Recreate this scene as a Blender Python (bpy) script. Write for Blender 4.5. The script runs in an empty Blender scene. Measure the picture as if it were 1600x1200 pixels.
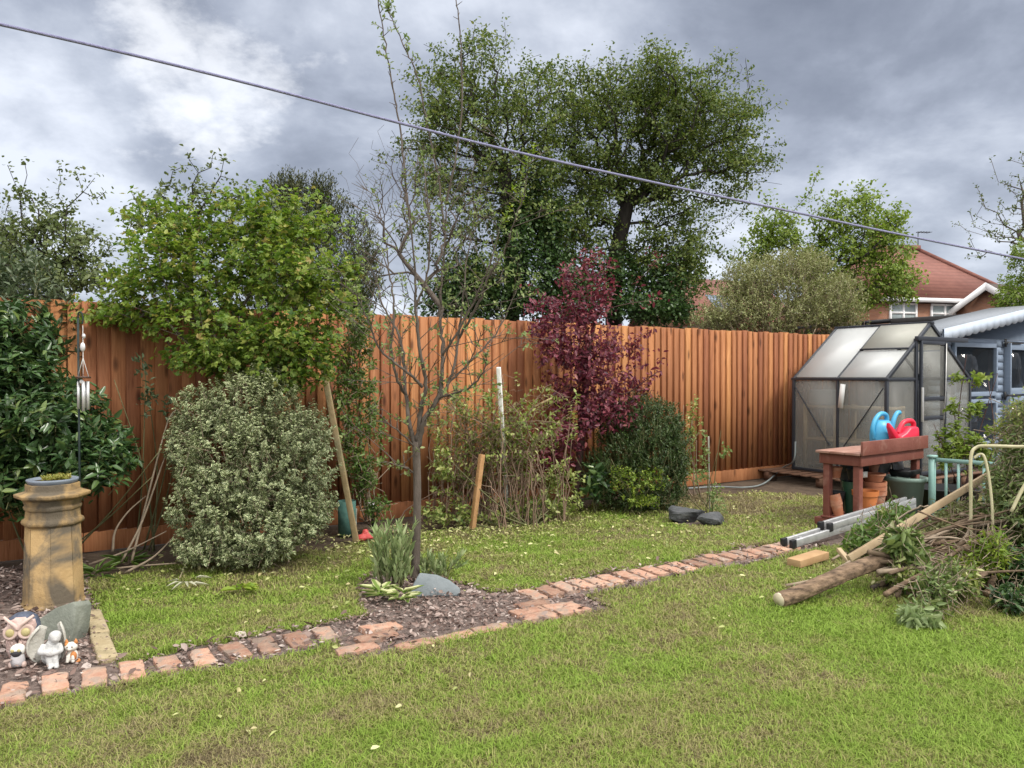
import bpy, math, random
import numpy as np
from mathutils import Vector, Matrix, Euler
R = math.radians
C = bpy.context.scene
# ------------------------------------------------------------------ camera
CAMH, FPX, HOR = 1.4, 1200.0, 585.0
PITCH = math.atan((600 - HOR) / FPX)
cd = bpy.data.cameras.new('camera'); cam = bpy.data.objects.new('camera', cd); C.collection.objects.link(cam)
cd.sensor_width = 36; cd.lens = 36 * FPX / 1600; cd.clip_start = .05; cd.clip_end = 2000
cam.location = (0, 0, CAMH); cam.rotation_euler = (R(90) - PITCH, 0, 0)
C.camera = cam
C.view_settings.view_transform = 'Standard'; C.view_settings.look = 'None'
C.view_settings.exposure = 0.8; C.view_settings.gamma = 1
C.cycles.max_bounces = 6; C.cycles.transparent_max_bounces = 12
C.cycles.diffuse_bounces = 3; C.cycles.glossy_bounces = 2; C.cycles.transmission_bounces = 4
# ------------------------------------------------------------------ sun and sky
SUN_EL, SUN_AZ = 46, 124      # azimuth clockwise from +Y (the view direction)
sd = bpy.data.lights.new('sun', 'SUN'); so = bpy.data.objects.new('sun', sd); C.collection.objects.link(so)
sd.energy = 1.5; sd.angle = R(10); sd.color = (1, .95, .87)
sdir = Vector((math.sin(R(SUN_AZ)) * math.cos(R(SUN_EL)), math.cos(R(SUN_AZ)) * math.cos(R(SUN_EL)), math.sin(R(SUN_EL))))
so.rotation_euler = sdir.to_track_quat('Z', 'Y').to_euler(); so.location = (0, -5, 12)

class NT:
    """tiny node-tree helper"""
    def __init__(s, tree): s.t = tree; s.n = tree.nodes; s.l = tree.links
    def new(s, typ, **kw):
        n = s.n.new(typ)
        for k, v in kw.items():
            if k.startswith('i_'):
                key = k[2:]; key = int(key) if key.isdigit() else key.replace('_', ' ')
                n.inputs[key].default_value = v
            else: setattr(n, k, v)
        return n
    def link(s, a, b): s.l.new(a, b)
    def math(s, op, a, b=None, c=None, clamp=False):
        n = s.n.new('ShaderNodeMath'); n.operation = op; n.use_clamp = clamp
        for i, x in enumerate((a, b, c)):
            if x is None: continue
            if isinstance(x, (int, float)): n.inputs[i].default_value = x
            else: s.l.new(x, n.inputs[i])
        return n.outputs[0]
    def vmath(s, op, a, b=None):
        n = s.n.new('ShaderNodeVectorMath'); n.operation = op
        for i, x in enumerate((a, b)):
            if x is None: continue
            if isinstance(x, (tuple, list)): n.inputs[i].default_value = x
            else: s.l.new(x, n.inputs[i])
        return n
    def ramp(s, fac, stops, interp='LINEAR'):
        n = s.n.new('ShaderNodeValToRGB'); n.color_ramp.interpolation = interp
        e = n.color_ramp.elements
        while len(e) < len(stops): e.new(.5)
        for i, (p, c) in enumerate(stops):
            e[i].position = p
            e[i].color = (c, c, c, 1) if isinstance(c, (int, float)) else (*c[:3], 1)
        s.l.new(fac, n.inputs[0]); return n.outputs[0]
    def mix(s, fac, a, b, typ='MIX'):
        n = s.n.new('ShaderNodeMix'); n.data_type = 'RGBA'; n.blend_type = typ
        for i, x in ((0, fac), (6, a), (7, b)):
            if isinstance(x, (int, float)): n.inputs[i].default_value = x
            elif isinstance(x, (tuple, list)): n.inputs[i].default_value = (*x[:3], 1)
            else: s.l.new(x, n.inputs[i])
        return n.outputs[2]
    def noise(s, vec, scale, detail=4, rough=.55, dist=0.0):
        n = s.n.new('ShaderNodeTexNoise'); n.inputs['Scale'].default_value = scale
        n.inputs['Detail'].default_value = detail; n.inputs['Roughness'].default_value = rough
        n.inputs['Distortion'].default_value = dist
        if vec is not None: s.l.new(vec, n.inputs['Vector'])
        return n.outputs[0]

w = bpy.data.worlds.new('World'); C.world = w; w.use_nodes = True
nt = NT(w.node_tree); nt.n.clear()
out = nt.new('ShaderNodeOutputWorld')
tc = nt.new('ShaderNodeTexCoord'); d = tc.outputs['Generated']
sx = nt.new('ShaderNodeSeparateXYZ'); nt.link(d, sx.inputs[0]); dx, dy, dz = sx.outputs
zz = nt.math('ADD', nt.math('MAXIMUM', dz, 0.0), .36)
cx = nt.new('ShaderNodeCombineXYZ'); nt.link(nt.math('DIVIDE', dx, zz), cx.inputs[0]); nt.link(nt.math('DIVIDE', dy, zz), cx.inputs[1])
cv = nt.vmath('ADD', cx.outputs[0], (3.1, 1.35, 0)).outputs[0]
n1 = nt.noise(cv, 1.55, 7, .52, .25)
n2 = nt.noise(cv, 4.2, 6, .6, .2)
cl = nt.math('ADD', nt.math('MULTIPLY', n1, .72), nt.math('MULTIPLY', n2, .28))
base = nt.ramp(cl, [(.35, (.142, .160, .205)), (.43, (.195, .217, .27)), (.49, (.265, .292, .355)), (.55, (.37, .40, .465)), (.62, (.53, .56, .625))])
# brighter thin cloud near the horizon, and the gap where the cloud thins on the left
hz = nt.ramp(dz, [(0, .34), (.10, .20), (.26, 0)])
base = nt.mix(hz, base, (.50, .54, .61))
wn_ = nt.new('ShaderNodeTexNoise'); nt.link(cv, wn_.inputs['Vector']); wn_.inputs['Scale'].default_value = 5.5; wn_.inputs['Detail'].default_value = 7; wn_.inputs['Roughness'].default_value = .62
wo_ = nt.vmath('SCALE', nt.vmath('SUBTRACT', wn_.outputs['Color'], (.5, .5, .5)).outputs[0]); wo_.inputs['Scale'].default_value = .30
dw = nt.vmath('NORMALIZE', nt.vmath('ADD', d, wo_.outputs[0]).outputs[0]).outputs[0]
def spot(px, py, wid):
    v = Vector(((px - 800) / FPX, 1, (HOR - py) / FPX)).normalized()
    dt = nt.vmath('DOT_PRODUCT', dw, tuple(v)).outputs['Value']
    return nt.math('MULTIPLY', nt.math('SUBTRACT', dt, math.cos(wid)), 1.0 / (1 - math.cos(wid)), clamp=True)
sp = nt.math('MAXIMUM', spot(250, 80, .095), nt.math('MULTIPLY', spot(360, 122, .075), .9))
sp = nt.math('MULTIPLY', nt.math('POWER', sp, 1.6), .55)
base = nt.mix(sp, base, (.84, .85, .87))
# overcast sky: brightness added overhead and behind the camera, out of view, as fill
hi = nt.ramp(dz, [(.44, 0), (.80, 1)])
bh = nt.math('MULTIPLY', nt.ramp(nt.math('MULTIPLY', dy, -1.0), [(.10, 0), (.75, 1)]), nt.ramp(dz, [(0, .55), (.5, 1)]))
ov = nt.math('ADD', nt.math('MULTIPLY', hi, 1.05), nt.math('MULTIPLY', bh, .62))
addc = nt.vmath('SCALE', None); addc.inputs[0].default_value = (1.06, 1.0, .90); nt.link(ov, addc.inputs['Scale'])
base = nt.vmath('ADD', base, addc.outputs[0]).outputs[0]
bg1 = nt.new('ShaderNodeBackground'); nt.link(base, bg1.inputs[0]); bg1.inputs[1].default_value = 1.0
sky = nt.new('ShaderNodeTexSky', sky_type='NISHITA'); sky.sun_disc = False; sky.sun_elevation = R(SUN_EL); sky.sun_rotation = R(SUN_AZ)
bg2 = nt.new('ShaderNodeBackground'); nt.link(sky.outputs[0], bg2.inputs[0]); bg2.inputs[1].default_value = .08
ms = nt.new('ShaderNodeMixShader'); ms.inputs[0].default_value = .08
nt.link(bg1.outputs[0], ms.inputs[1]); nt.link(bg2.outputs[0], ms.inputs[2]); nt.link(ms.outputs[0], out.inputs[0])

# ------------------------------------------------------------------ helpers: places
CP, SP = math.cos(PITCH), math.sin(PITCH)
def ray(px, py):
    x, y = (px - 800) / FPX, (600 - py) / FPX
    return np.array((x, CP + y * SP, -SP + y * CP))
def P(px, py, Y):                                   # the point seen at a pixel, Y metres away
    r = ray(px, py); k = Y / r[1]
    return np.array((r[0] * k, Y, CAMH + r[2] * k))
def G(px, py, z=0.0):                               # the point of the ground seen at a pixel
    r = ray(px, py); k = (z - CAMH) / r[2]
    return np.array((r[0] * k, r[1] * k, z))
AX = R(32.6); CU, SU = math.cos(AX), math.sin(AX)   # the garden's axis: u runs along the fence, v towards it
def GB(px, py, back):                              # a ground point a little behind the one seen at a pixel
    g = G(px, py); return g * (1 + back / g[1])
def W(u, v, z=0.0): return np.array((u * CU - v * SU, u * SU + v * CU, z))
def UV(x, y): return x * CU + y * SU, -x * SU + y * CU

# ------------------------------------------------------------------ helpers: objects
def tag(o, label=None, cat=None, group=None, kind=None):
    if label: o['label'] = label
    if cat: o['category'] = cat
    if group: o['group'] = group
    if kind: o['kind'] = kind
    return o
def link(o, parent=None):
    C.collection.objects.link(o)
    if parent is not None: o.parent = parent
    return o
def thing(name, label, cat, loc=(0, 0, 0), rz=0.0, group=None, rot=None):
    o = bpy.data.objects.new(name, None); o.empty_display_size = .1
    o.location = loc; o.rotation_euler = rot if rot else (0, 0, rz)
    link(o); return tag(o, label, cat, group)
def fast_mesh(name, V, sizes, loops):
    me = bpy.data.meshes.new(name)
    V = np.ascontiguousarray(V, dtype=np.float32); sizes = np.asarray(sizes, np.int32); loops = np.asarray(loops, np.int32)
    me.vertices.add(len(V)); me.vertices.foreach_set('co', V.ravel())
    me.loops.add(len(loops)); me.loops.foreach_set('vertex_index', loops)
    me.polygons.add(len(sizes)); st = np.zeros(len(sizes), np.int32); st[1:] = np.cumsum(sizes)[:-1]
    me.polygons.foreach_set('loop_start', st)
    me.update(calc_edges=True); return me
def attr(me, name, vals):
    a = me.attributes.new(name, 'FLOAT', 'POINT'); a.data.foreach_set('value', np.ascontiguousarray(vals, dtype=np.float32))

def nrm(a):
    return a / np.maximum(np.linalg.norm(a, axis=-1, keepdims=True), 1e-9)

class MB:
    """collects shapes and links them as ONE mesh object"""
    def __init__(s): s.V = []; s.n = 0; s.S = []; s.L = []; s.r = []; s.cur = .5
    def add(s, V, faces):
        V = np.asarray(V, float).reshape(-1, 3); b = s.n
        s.V.append(V); s.n += len(V); s.r.append(np.full(len(V), s.cur))
        for f in faces:
            s.S.append(len(f)); s.L.extend(i + b for i in f)
        return s
    def box(s, c, size, rot=None, tap=1.0, mat3=None):
        hx, hy, hz = (x / 2 for x in size)
        v = np.array([(-hx, -hy, -hz), (hx, -hy, -hz), (hx, hy, -hz), (-hx, hy, -hz),
                      (-hx * tap, -hy * tap, hz), (hx * tap, -hy * tap, hz), (hx * tap, hy * tap, hz), (-hx * tap, hy * tap, hz)])
        if rot is not None: v = v @ np.array(Euler(rot).to_matrix()).T
        return s.add(v + np.asarray(c, float), [(3, 2, 1, 0), (4, 5, 6, 7), (0, 1, 5, 4), (1, 2, 6, 5), (2, 3, 7, 6), (3, 0, 4, 7)])
    def bar(s, a, b, w, h, up=(0, 0, 1)):           # a rectangular bar from a to b
        a, b = np.asarray(a, float), np.asarray(b, float); t = nrm(b - a); up = np.asarray(up, float)
        sd = np.cross(t, up)
        if np.linalg.norm(sd) < 1e-4: sd = np.cross(t, (1, 0, 0))
        sd = nrm(sd); u = np.cross(sd, t)
        v = [p + sd * i * w / 2 + u * j * h / 2 for p in (a, b) for i, j in ((-1, -1), (1, -1), (1, 1), (-1, 1))]
        return s.add(v, [(3, 2, 1, 0), (4, 5, 6, 7), (0, 1, 5, 4), (1, 2, 6, 5), (2, 3, 7, 6), (3, 0, 4, 7)])
    def tube(s, pts, rad, k=6, cap=True):
        pts = np.asarray(pts, float); n = len(pts); rad = np.broadcast_to(np.asarray(rad, float), (n,))
        T = np.empty_like(pts); T[1:-1] = pts[2:] - pts[:-2]; T[0] = pts[1] - pts[0]; T[-1] = pts[-1] - pts[-2]; T = nrm(T)
        ref = np.array((0, 0, 1.)) if abs(T[0][2]) < .9 else np.array((1., 0, 0))
        A = nrm(np.cross(T, ref)); 
        for i in range(1, n):
            a = A[i - 1] - T[i] * A[i - 1].dot(T[i]); A[i] = a / max(np.linalg.norm(a), 1e-9)
        B = np.cross(T, A); an = np.arange(k) * 2 * math.pi / k
        V = pts[:, None, :] + rad[:, None, None] * (np.cos(an)[None, :, None] * A[:, None, :] + np.sin(an)[None, :, None] * B[:, None, :])
        i = np.arange(n - 1)[:, None]; j = np.arange(k)[None, :]; j2 = (j + 1) % k
        Q = np.stack([i * k + j, i * k + j2, (i + 1) * k + j2, (i + 1) * k + j], -1).reshape(-1, 4) + s.n
        s.V.append(V.reshape(-1, 3)); s.r.append(np.full(n * k, s.cur)); b = s.n; s.n += n * k
        s.S.extend([4] * len(Q)); s.L.extend(Q.ravel().tolist())
        if cap:
            s.S.append(k); s.L.extend(range(b + k - 1, b - 1, -1)); e = b + (n - 1) * k
            s.S.append(k); s.L.extend(range(e, e + k))
        return s
    def lathe(s, prof, k=20, c=(0, 0, 0), sx=1, sy=1, ph=0.0, rot=None):   # prof: (radius, z)
        V = []; F = []; an = [ph + 2 * math.pi * j / k for j in range(k)]
        for r, z in prof: V += [(r * math.cos(a) * sx, r * math.sin(a) * sy, z) for a in an]
        for i in range(len(prof) - 1):
            for j in range(k): F.append((i * k + j, i * k + (j + 1) % k, (i + 1) * k + (j + 1) % k, (i + 1) * k + j))
        F.append(tuple(range(k - 1, -1, -1))); e = (len(prof) - 1) * k; F.append(tuple(range(e, e + k)))
        V = np.array(V)
        if rot is not None: V = V @ np.array(Euler(rot).to_matrix()).T
        return s.add(V + np.asarray(c, float), F)
    def ell(s, c, r, k=14, m=9, rot=None):
        prof = [(max(1e-4, math.sin(math.pi * i / m)), -math.cos(math.pi * i / m)) for i in range(m + 1)]
        V = []; F = []
        for rr, z in prof: V += [(rr * math.cos(2 * math.pi * j / k) * r[0], rr * math.sin(2 * math.pi * j / k) * r[1], z * r[2]) for j in range(k)]
        for i in range(m):
            for j in range(k): F.append((i * k + j, i * k + (j + 1) % k, (i + 1) * k + (j + 1) % k, (i + 1) * k + j))
        V = np.array(V)
        if rot is not None: V = V @ np.array(Euler(rot).to_matrix()).T
        return s.add(V + np.asarray(c, float), F)
    def prism(s, poly, y0, y1, axis='y'):           # outline (x, z) pulled along y
        n = len(poly); V = [(x, y0, z) for x, z in poly] + [(x, y1, z) for x, z in poly]
        if axis == 'z': V = [(x, y, y0) for x, y in poly] + [(x, y, y1) for x, y in poly]
        F = [tuple(range(n)), tuple(range(2 * n - 1, n - 1, -1))] + [(i, (i + 1) % n, n + (i + 1) % n, n + i) for i in range(n)]
        return s.add(V, F)
    def build(s, name, mat, parent=None, smooth=False, bevel=0, sub=0, loc=None, rz=None, fix=True):
        V = np.concatenate(s.V); me = fast_mesh(name, V, s.S, s.L); attr(me, 'rnd', np.concatenate(s.r))
        if fix:
            import bmesh
            bm = bmesh.new(); bm.from_mesh(me); bmesh.ops.recalc_face_normals(bm, faces=bm.faces); bm.to_mesh(me); bm.free()
        if smooth: me.polygons.foreach_set('use_smooth', [True] * len(me.polygons))
        me.materials.append(mat); o = bpy.data.objects.new(name, me); link(o, parent)
        if loc is not None: o.location = loc
        if rz is not None: o.rotation_euler = (0, 0, rz)
        if bevel:
            b = o.modifiers.new('bevel', 'BEVEL'); b.width = bevel; b.segments = 2; b.limit_method = 'ANGLE'; b.angle_limit = R(35)
        if sub:
            b = o.modifiers.new('subdivision', 'SUBSURF'); b.levels = sub; b.render_levels = sub
        return o
def remesh(o, vox, it=3):
    b = o.modifiers.new('remesh', 'REMESH'); b.mode = 'VOXEL'; b.voxel_size = vox; b.use_smooth_shade = True
    if it:
        c = o.modifiers.new('smooth', 'SMOOTH'); c.factor = .5; c.iterations = it
    return o

# ------------------------------------------------------------------ helpers: materials
def newmat(name):
    m = bpy.data.materials.new(name); m.use_nodes = True; t = NT(m.node_tree)
    b = t.n['Principled BSDF']; return m, t, b
def mat(name, c1, c2=None, scale=8, rough=.7, bump=.0, bscale=None, metal=0, spec=.35, stretch=None, stain=None, rndv=0.0, detail=5):
    m, t, b = newmat(name); b.inputs['Roughness'].default_value = rough; b.inputs['Metallic'].default_value = metal
    b.inputs['Specular IOR Level'].default_value = spec
    if c2 is None: c2 = tuple(x * .8 for x in c1)
    tcn = t.new('ShaderNodeTexCoord'); v = tcn.outputs['Object']
    if stretch: v = t.vmath('MULTIPLY', v, stretch).outputs[0]
    a = t.new('ShaderNodeAttribute', attribute_name='rnd')
    off = t.vmath('SCALE', None); off.inputs[0].default_value = (7.3, 3.1, 5.7); t.link(a.outputs['Fac'], off.inputs['Scale'])
    v = t.vmath('ADD', v, off.outputs[0]).outputs[0]
    n = t.noise(v, scale, detail, .6)
    col = t.ramp(n, [(.32, c1), (.68, c2)])
    if stain:
        n2 = t.noise(v, stain[1], 4, .6, .4); col = t.mix(t.ramp(n2, [(stain[2], 0), (min(1, stain[2] + .14), stain[3])]), col, stain[0])
    if rndv:
        h = t.new('ShaderNodeHueSaturation'); t.link(col, h.inputs['Color'])
        t.link(t.math('ADD', t.math('MULTIPLY', a.outputs['Fac'], rndv), 1 - rndv * .5), h.inputs['Value']); col = h.outputs[0]
    t.link(col, b.inputs['Base Color'])
    if bump:
        bn = t.new('ShaderNodeBump'); bn.inputs['Strength'].default_value = bump; bn.inputs['Distance'].default_value = .02
        t.link(t.noise(v, bscale or scale * 3, 5, .6), bn.inputs['Height']); t.link(bn.outputs[0], b.inputs['Normal'])
    return m
def leafmat(name, stops, trans=.28, rough=.45, edge=None, spec=.4, patch=0.0):
    m, t, b = newmat(name); b.inputs['Roughness'].default_value = rough; b.inputs['Specular IOR Level'].default_value = spec
    a = t.new('ShaderNodeAttribute', attribute_name='rnd')
    col = t.ramp(a.outputs['Fac'], [(i / max(1, len(stops) - 1), c) for i, c in enumerate(stops)])
    if edge:
        e = t.new('ShaderNodeAttribute', attribute_name='edge')
        col = t.mix(t.ramp(e.outputs['Fac'], [(.45, 0), (.75, 1)]), col, edge)
    t.link(col, b.inputs['Base Color'])
    tr = t.new('ShaderNodeBsdfTranslucent')
    hs = t.new('ShaderNodeHueSaturation'); hs.inputs['Saturation'].default_value = 1.1; hs.inputs['Value'].default_value = 1.25
    t.link(col, hs.inputs['Color']); t.link(hs.outputs[0], tr.inputs[0])
    mx = t.new('ShaderNodeMixShader'); mx.inputs[0].default_value = trans
    t.link(b.outputs[0], mx.inputs[1]); t.link(tr.outputs[0], mx.inputs[2])
    t.link(mx.outputs[0], t.n['Material Output'].inputs[0]); return m

# ------------------------------------------------------------------ helpers: leaves, shoots, trees
def leaf_object(name, pos, dv, nv, L, Wd, rnd, m, parent=None, fold=.3, droop=.18):
    N = len(pos); t = nrm(dv); s = nrm(np.cross(t, nv)); n = np.cross(s, t)
    L = np.broadcast_to(L, (N,))[:, None]; w2 = np.broadcast_to(Wd, (N,))[:, None] / 2
    V = np.empty((N, 6, 3))
    V[:, 0] = pos; V[:, 3] = pos + L * t - n * L * droop
    V[:, 1] = pos + .32 * L * t + w2 * s + n * w2 * fold; V[:, 5] = pos + .32 * L * t - w2 * s + n * w2 * fold
    V[:, 2] = pos + .70 * L * t + .74 * w2 * s + n * (w2 * .7 * fold - L * droop * .5); V[:, 4] = pos + .70 * L * t - .74 * w2 * s + n * (w2 * .7 * fold - L * droop * .5)
    F = (np.arange(N)[:, None] * 6 + np.array((0, 1, 2, 3, 0, 3, 4, 5))[None]).ravel()
    me = fast_mesh(name, V.reshape(-1, 3), np.full(2 * N, 4), F)
    attr(me, 'rnd', np.repeat(rnd, 6)); attr(me, 'edge', np.tile((0, 1, 1, 0, 1, 1), N))
    me.materials.append(m); o = bpy.data.objects.new(name, me); return link(o, parent)
def shoots(rng, tip, dv, length, m, L, Wd, lean=.75, spread=.0, up=.25, flat=.5, lobes=1, jit=.25):
    """leaves set spirally along shoots that end at tip; returns arrays"""
    N = len(tip); dv = nrm(dv); ref = np.where(np.abs(dv[:, 2:3]) < .9, np.array((0, 0, 1.)), np.array((1., 0, 0)))
    A = nrm(np.cross(dv, ref)); B = np.cross(dv, A)
    k = np.arange(m)[None, :]; ph = k * 2.4 + rng.uniform(0, 6.28, (N, 1)) + rng.normal(0, .4, (N, m))
    f = (k + rng.uniform(0, 1, (N, m))) / m
    ln = np.broadcast_to(length, (N,))[:, None]
    rad = np.cos(ph)[..., None] * A[:, None] + np.sin(ph)[..., None] * B[:, None]
    pos = tip[:, None] - dv[:, None] * (ln * (1 - f))[..., None] + rng.normal(0, 1, (N, m, 3)) * spread
    ld = dv[:, None] * (1 - lean) + rad * lean + rng.normal(0, jit, (N, m, 3)) + np.array((0, 0, up))
    nv = dv[:, None] * (1 - flat) + np.array((0, 0, flat)) + rng.normal(0, .3, (N, m, 3))
    pos, ld, nv = (a.reshape(-1, 3) for a in (pos, ld, nv)); n = len(pos)
    sc = rng.uniform(.6, 1.15, n)
    if lobes > 1:
        t = nrm(ld); s = nrm(np.cross(t, nv)); pp, dd, nn, ss = [], [], [], []
        for q in range(lobes):
            a = (q - (lobes - 1) / 2) * .85
            pp.append(pos); dd.append(t * math.cos(a) + s * math.sin(a)); nn.append(nv); ss.append(sc * (1 if abs(a) < .1 else .82))
        rn = np.tile(np.clip(rng.normal(.5, .22, n), 0, 1), lobes)
        pos, ld, nv, sc = np.concatenate(pp), np.concatenate(dd), np.concatenate(nn), np.concatenate(ss)
        return pos, ld, nv, L * sc, Wd * sc, rn
    return pos, ld, nv, L * sc, Wd * sc, np.clip(rng.normal(.5, .22, n), 0, 1)
def twig_object(name, a, b, r, m, parent=None):
    """many thin straight twigs of one plant in one mesh"""
    N = len(a); t = nrm(b - a); ref = np.where(np.abs(t[:, 2:3]) < .9, np.array((0, 0, 1.)), np.array((1., 0, 0)))
    A = nrm(np.cross(t, ref)); B = np.cross(t, A); V = np.empty((N, 6, 3)); r = np.broadcast_to(r, (N,))[:, None]
    for q in range(3):
        o = math.cos(q * 2.0944) * A + math.sin(q * 2.0944) * B
        V[:, q] = a + o * r; V[:, 3 + q] = b + o * r * .45
    F = (np.arange(N)[:, None] * 6 + np.array((0, 1, 4, 3, 1, 2, 5, 4, 2, 0, 3, 5))[None]).ravel()
    me = fast_mesh(name, V.reshape(-1, 3), np.full(3 * N, 4), F); attr(me, 'rnd', np.full(6 * N, .5))
    me.materials.append(m); return link(bpy.data.objects.new(name, me), parent)
def blob_points(rng, blobs, n, shell=.33, hole=.0):
    """points and outward directions in a union of ellipsoids given as (px, py, Y, rpx, rpy, depth)"""
    cs = np.array([P(b[0], b[1], b[2]) for b in blobs]); rs = np.array([(b[3] * b[2] / FPX, b[5], b[4] * b[2] / FPX) for b in blobs])
    wt = (rs[:, 0] * rs[:, 2] + rs[:, 1] * rs[:, 2] + rs[:, 0] * rs[:, 1]) * np.array([b[6] if len(b) > 6 else 1 for b in blobs]); wt /= wt.sum()
    i = rng.choice(len(blobs), n, p=wt); q = nrm(rng.normal(0, 1, (n, 3))); r = rng.uniform(0, 1, n)[:, None] ** shell
    p = cs[i] + q * r * rs[i]; o = nrm(q / rs[i])
    return p, o
def grow(rng, trunk, targets, step=.25, wpath=.3, wob=.03, updrag=.6):
    mx = 400 + len(targets) * 9; pos = np.zeros((mx, 3)); par = np.full(mx, -1); pl = np.zeros(mx); dr = np.zeros((mx, 3)); n = 0
    tr = np.asarray(trunk, float); pts = [tr[0]]
    for a, b in zip(tr[:-1], tr[1:]):
        k = max(1, int(np.linalg.norm(b - a) / step)); pts += [a + (b - a) * (i + 1) / k for i in range(k)]
    for i, p in enumerate(pts):
        pos[n] = p; par[n] = i - 1
        if i: dr[n] = nrm(p - pos[n - 1]); pl[n] = 0
        else: dr[n] = (0, 0, 1)
        n += 1
    n0 = n; lo = max(1, int(n0 * .3))
    od = np.min(np.linalg.norm(targets[:, None] - pos[None, lo:n0], axis=-1), axis=1); tips = []
    for ti in np.argsort(od):
        t = targets[ti]; dd = np.linalg.norm(pos[:n] - t, axis=1)
        cost = dd + wpath * pl[:n] + updrag * np.maximum(0, pos[:n, 2] - t[2] + .15 * dd); cost[:lo] += 5
        j = int(np.argmin(cost)); v = t - pos[j]; L = dd[j]
        if L < 1e-3: continue
        k = min(7, max(1, int(round(L / step)))); ct = pos[j] + nrm(dr[j] * .8 + v / L + (0, 0, .15)) * L * .45; pj = j; p0 = pos[j].copy()
        if n + k >= mx: break
        for q in range(1, k + 1):
            f = q / k; p = p0 * (1 - f) ** 2 + 2 * ct * f * (1 - f) + t * f * f
            if q < k: p = p + rng.normal(0, wob, 3)
            pos[n] = p; par[n] = pj; dr[n] = nrm(p - pos[pj]); pl[n] = pl[pj] + np.linalg.norm(p - pos[pj]); pj = n; n += 1
        tips.append(pj)
    return pos[:n], par[:n], dr[:n], np.array(tips)
def branch_mesh(mb, pos, par, rbase, rtip, thick=6, thin=3, power=None):
    n = len(pos); cnt = np.zeros(n); ch = [[] for _ in range(n)]
    for i in range(n):
        if par[i] >= 0: ch[par[i]].append(i)
    for i in range(n - 1, -1, -1):
        if not ch[i]: cnt[i] = 1
        if par[i] >= 0: cnt[par[i]] += cnt[i]
    p = power or math.log(rbase / rtip) / math.log(max(2, cnt[0])); r = rtip * cnt ** p
    stack = [(0, -1)]
    while stack:
        s, pp = stack.pop(); line = [] if pp < 0 else [pp]; rr = [] if pp < 0 else [r[s]]
        i = s
        while True:
            line.append(i); rr.append(r[i])
            if not ch[i]: break
            m = max(ch[i], key=lambda c: cnt[c])
            for c in ch[i]:
                if c != m: stack.append((c, i))
            i = m
        if len(line) > 1: mb.tube(pos[line], rr, thick if rr[0] > .018 else (4 if rr[0] > .008 else thin), cap=False)
    return r
# ------------------------------------------------------------------ the ground
VF = 6.93                                            # the fence line
def wob(u): return .03 * np.sin(u * 5.1) + .02 * np.sin(u * 13.7 + 1) + .012 * np.sin(u * 29)
def bed(u, v):                                       # brick and bark path with the wide bed round the little tree
    p = (v > 3.85 + wob(u)) & (v < 4.17 + wob(u + 3))
    wide = (u > 1.36) & (u < 2.62) & (v > 3.60 + .3 * wob(u)) & (v <= 4.2)
    s = np.clip((u - 1.68) / .86, 0, 1); notch = (v >= 4.1) & (v < 4.14 + .86 * np.sin(math.pi * s) ** .6 + .5 * wob(u * 2))  & (u > 1.66) & (u < 2.56)
    chips = (u < .37 + .3 * wob(v)) & (v > 4.0)
    rock = ((u - 5.46) / .30) ** 2 + ((v - 5.22) / .17) ** 2 < 1
    patch = (u > 2.40) & (u < 2.98) & (v > 3.54) & (v < 3.9)
    return p | wide | notch | chips | rock | patch
def border(u): return np.interp(u, [-3, 0, 1, 2, 3, 4, 4.6, 5.5, 6.3, 7.2, 7.8, 9], [6.0, 6.0, 6.05, 6.0, 6.1, 6.2, 6.35, 6.45, 6.45, 6.2, 5.6, 5.4]) + wob(u * 1.7) * 1.6
def is_lawn(u, v): return ~bed(u, v) & (v < border(u)) & (u > -6) & (u < 9.5) & (v > -3)
m_soil = mat('soil', (.055, .038, .026), (.11, .08, .055), 9, .95, .6, 40, detail=8)
m_verge = mat('verge', (.05, .055, .025), (.10, .10, .05), .6, .95)
def sheet(name, x0, x1, y0, y1, z, m, n=1):
    V = [(x0 + (x1 - x0) * i / n, y0 + (y1 - y0) * j / n, z) for j in range(n + 1) for i in range(n + 1)]
    o = MB().add(V, [(j * (n + 1) + i, j * (n + 1) + i + 1, (j + 1) * (n + 1) + i + 1, (j + 1) * (n + 1) + i) for j in range(n) for i in range(n)]).build(name, m, fix=False)
    return tag(o, kind='structure')
sheet('ground', -260, 260, -60, 400, -.012, m_soil)
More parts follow.
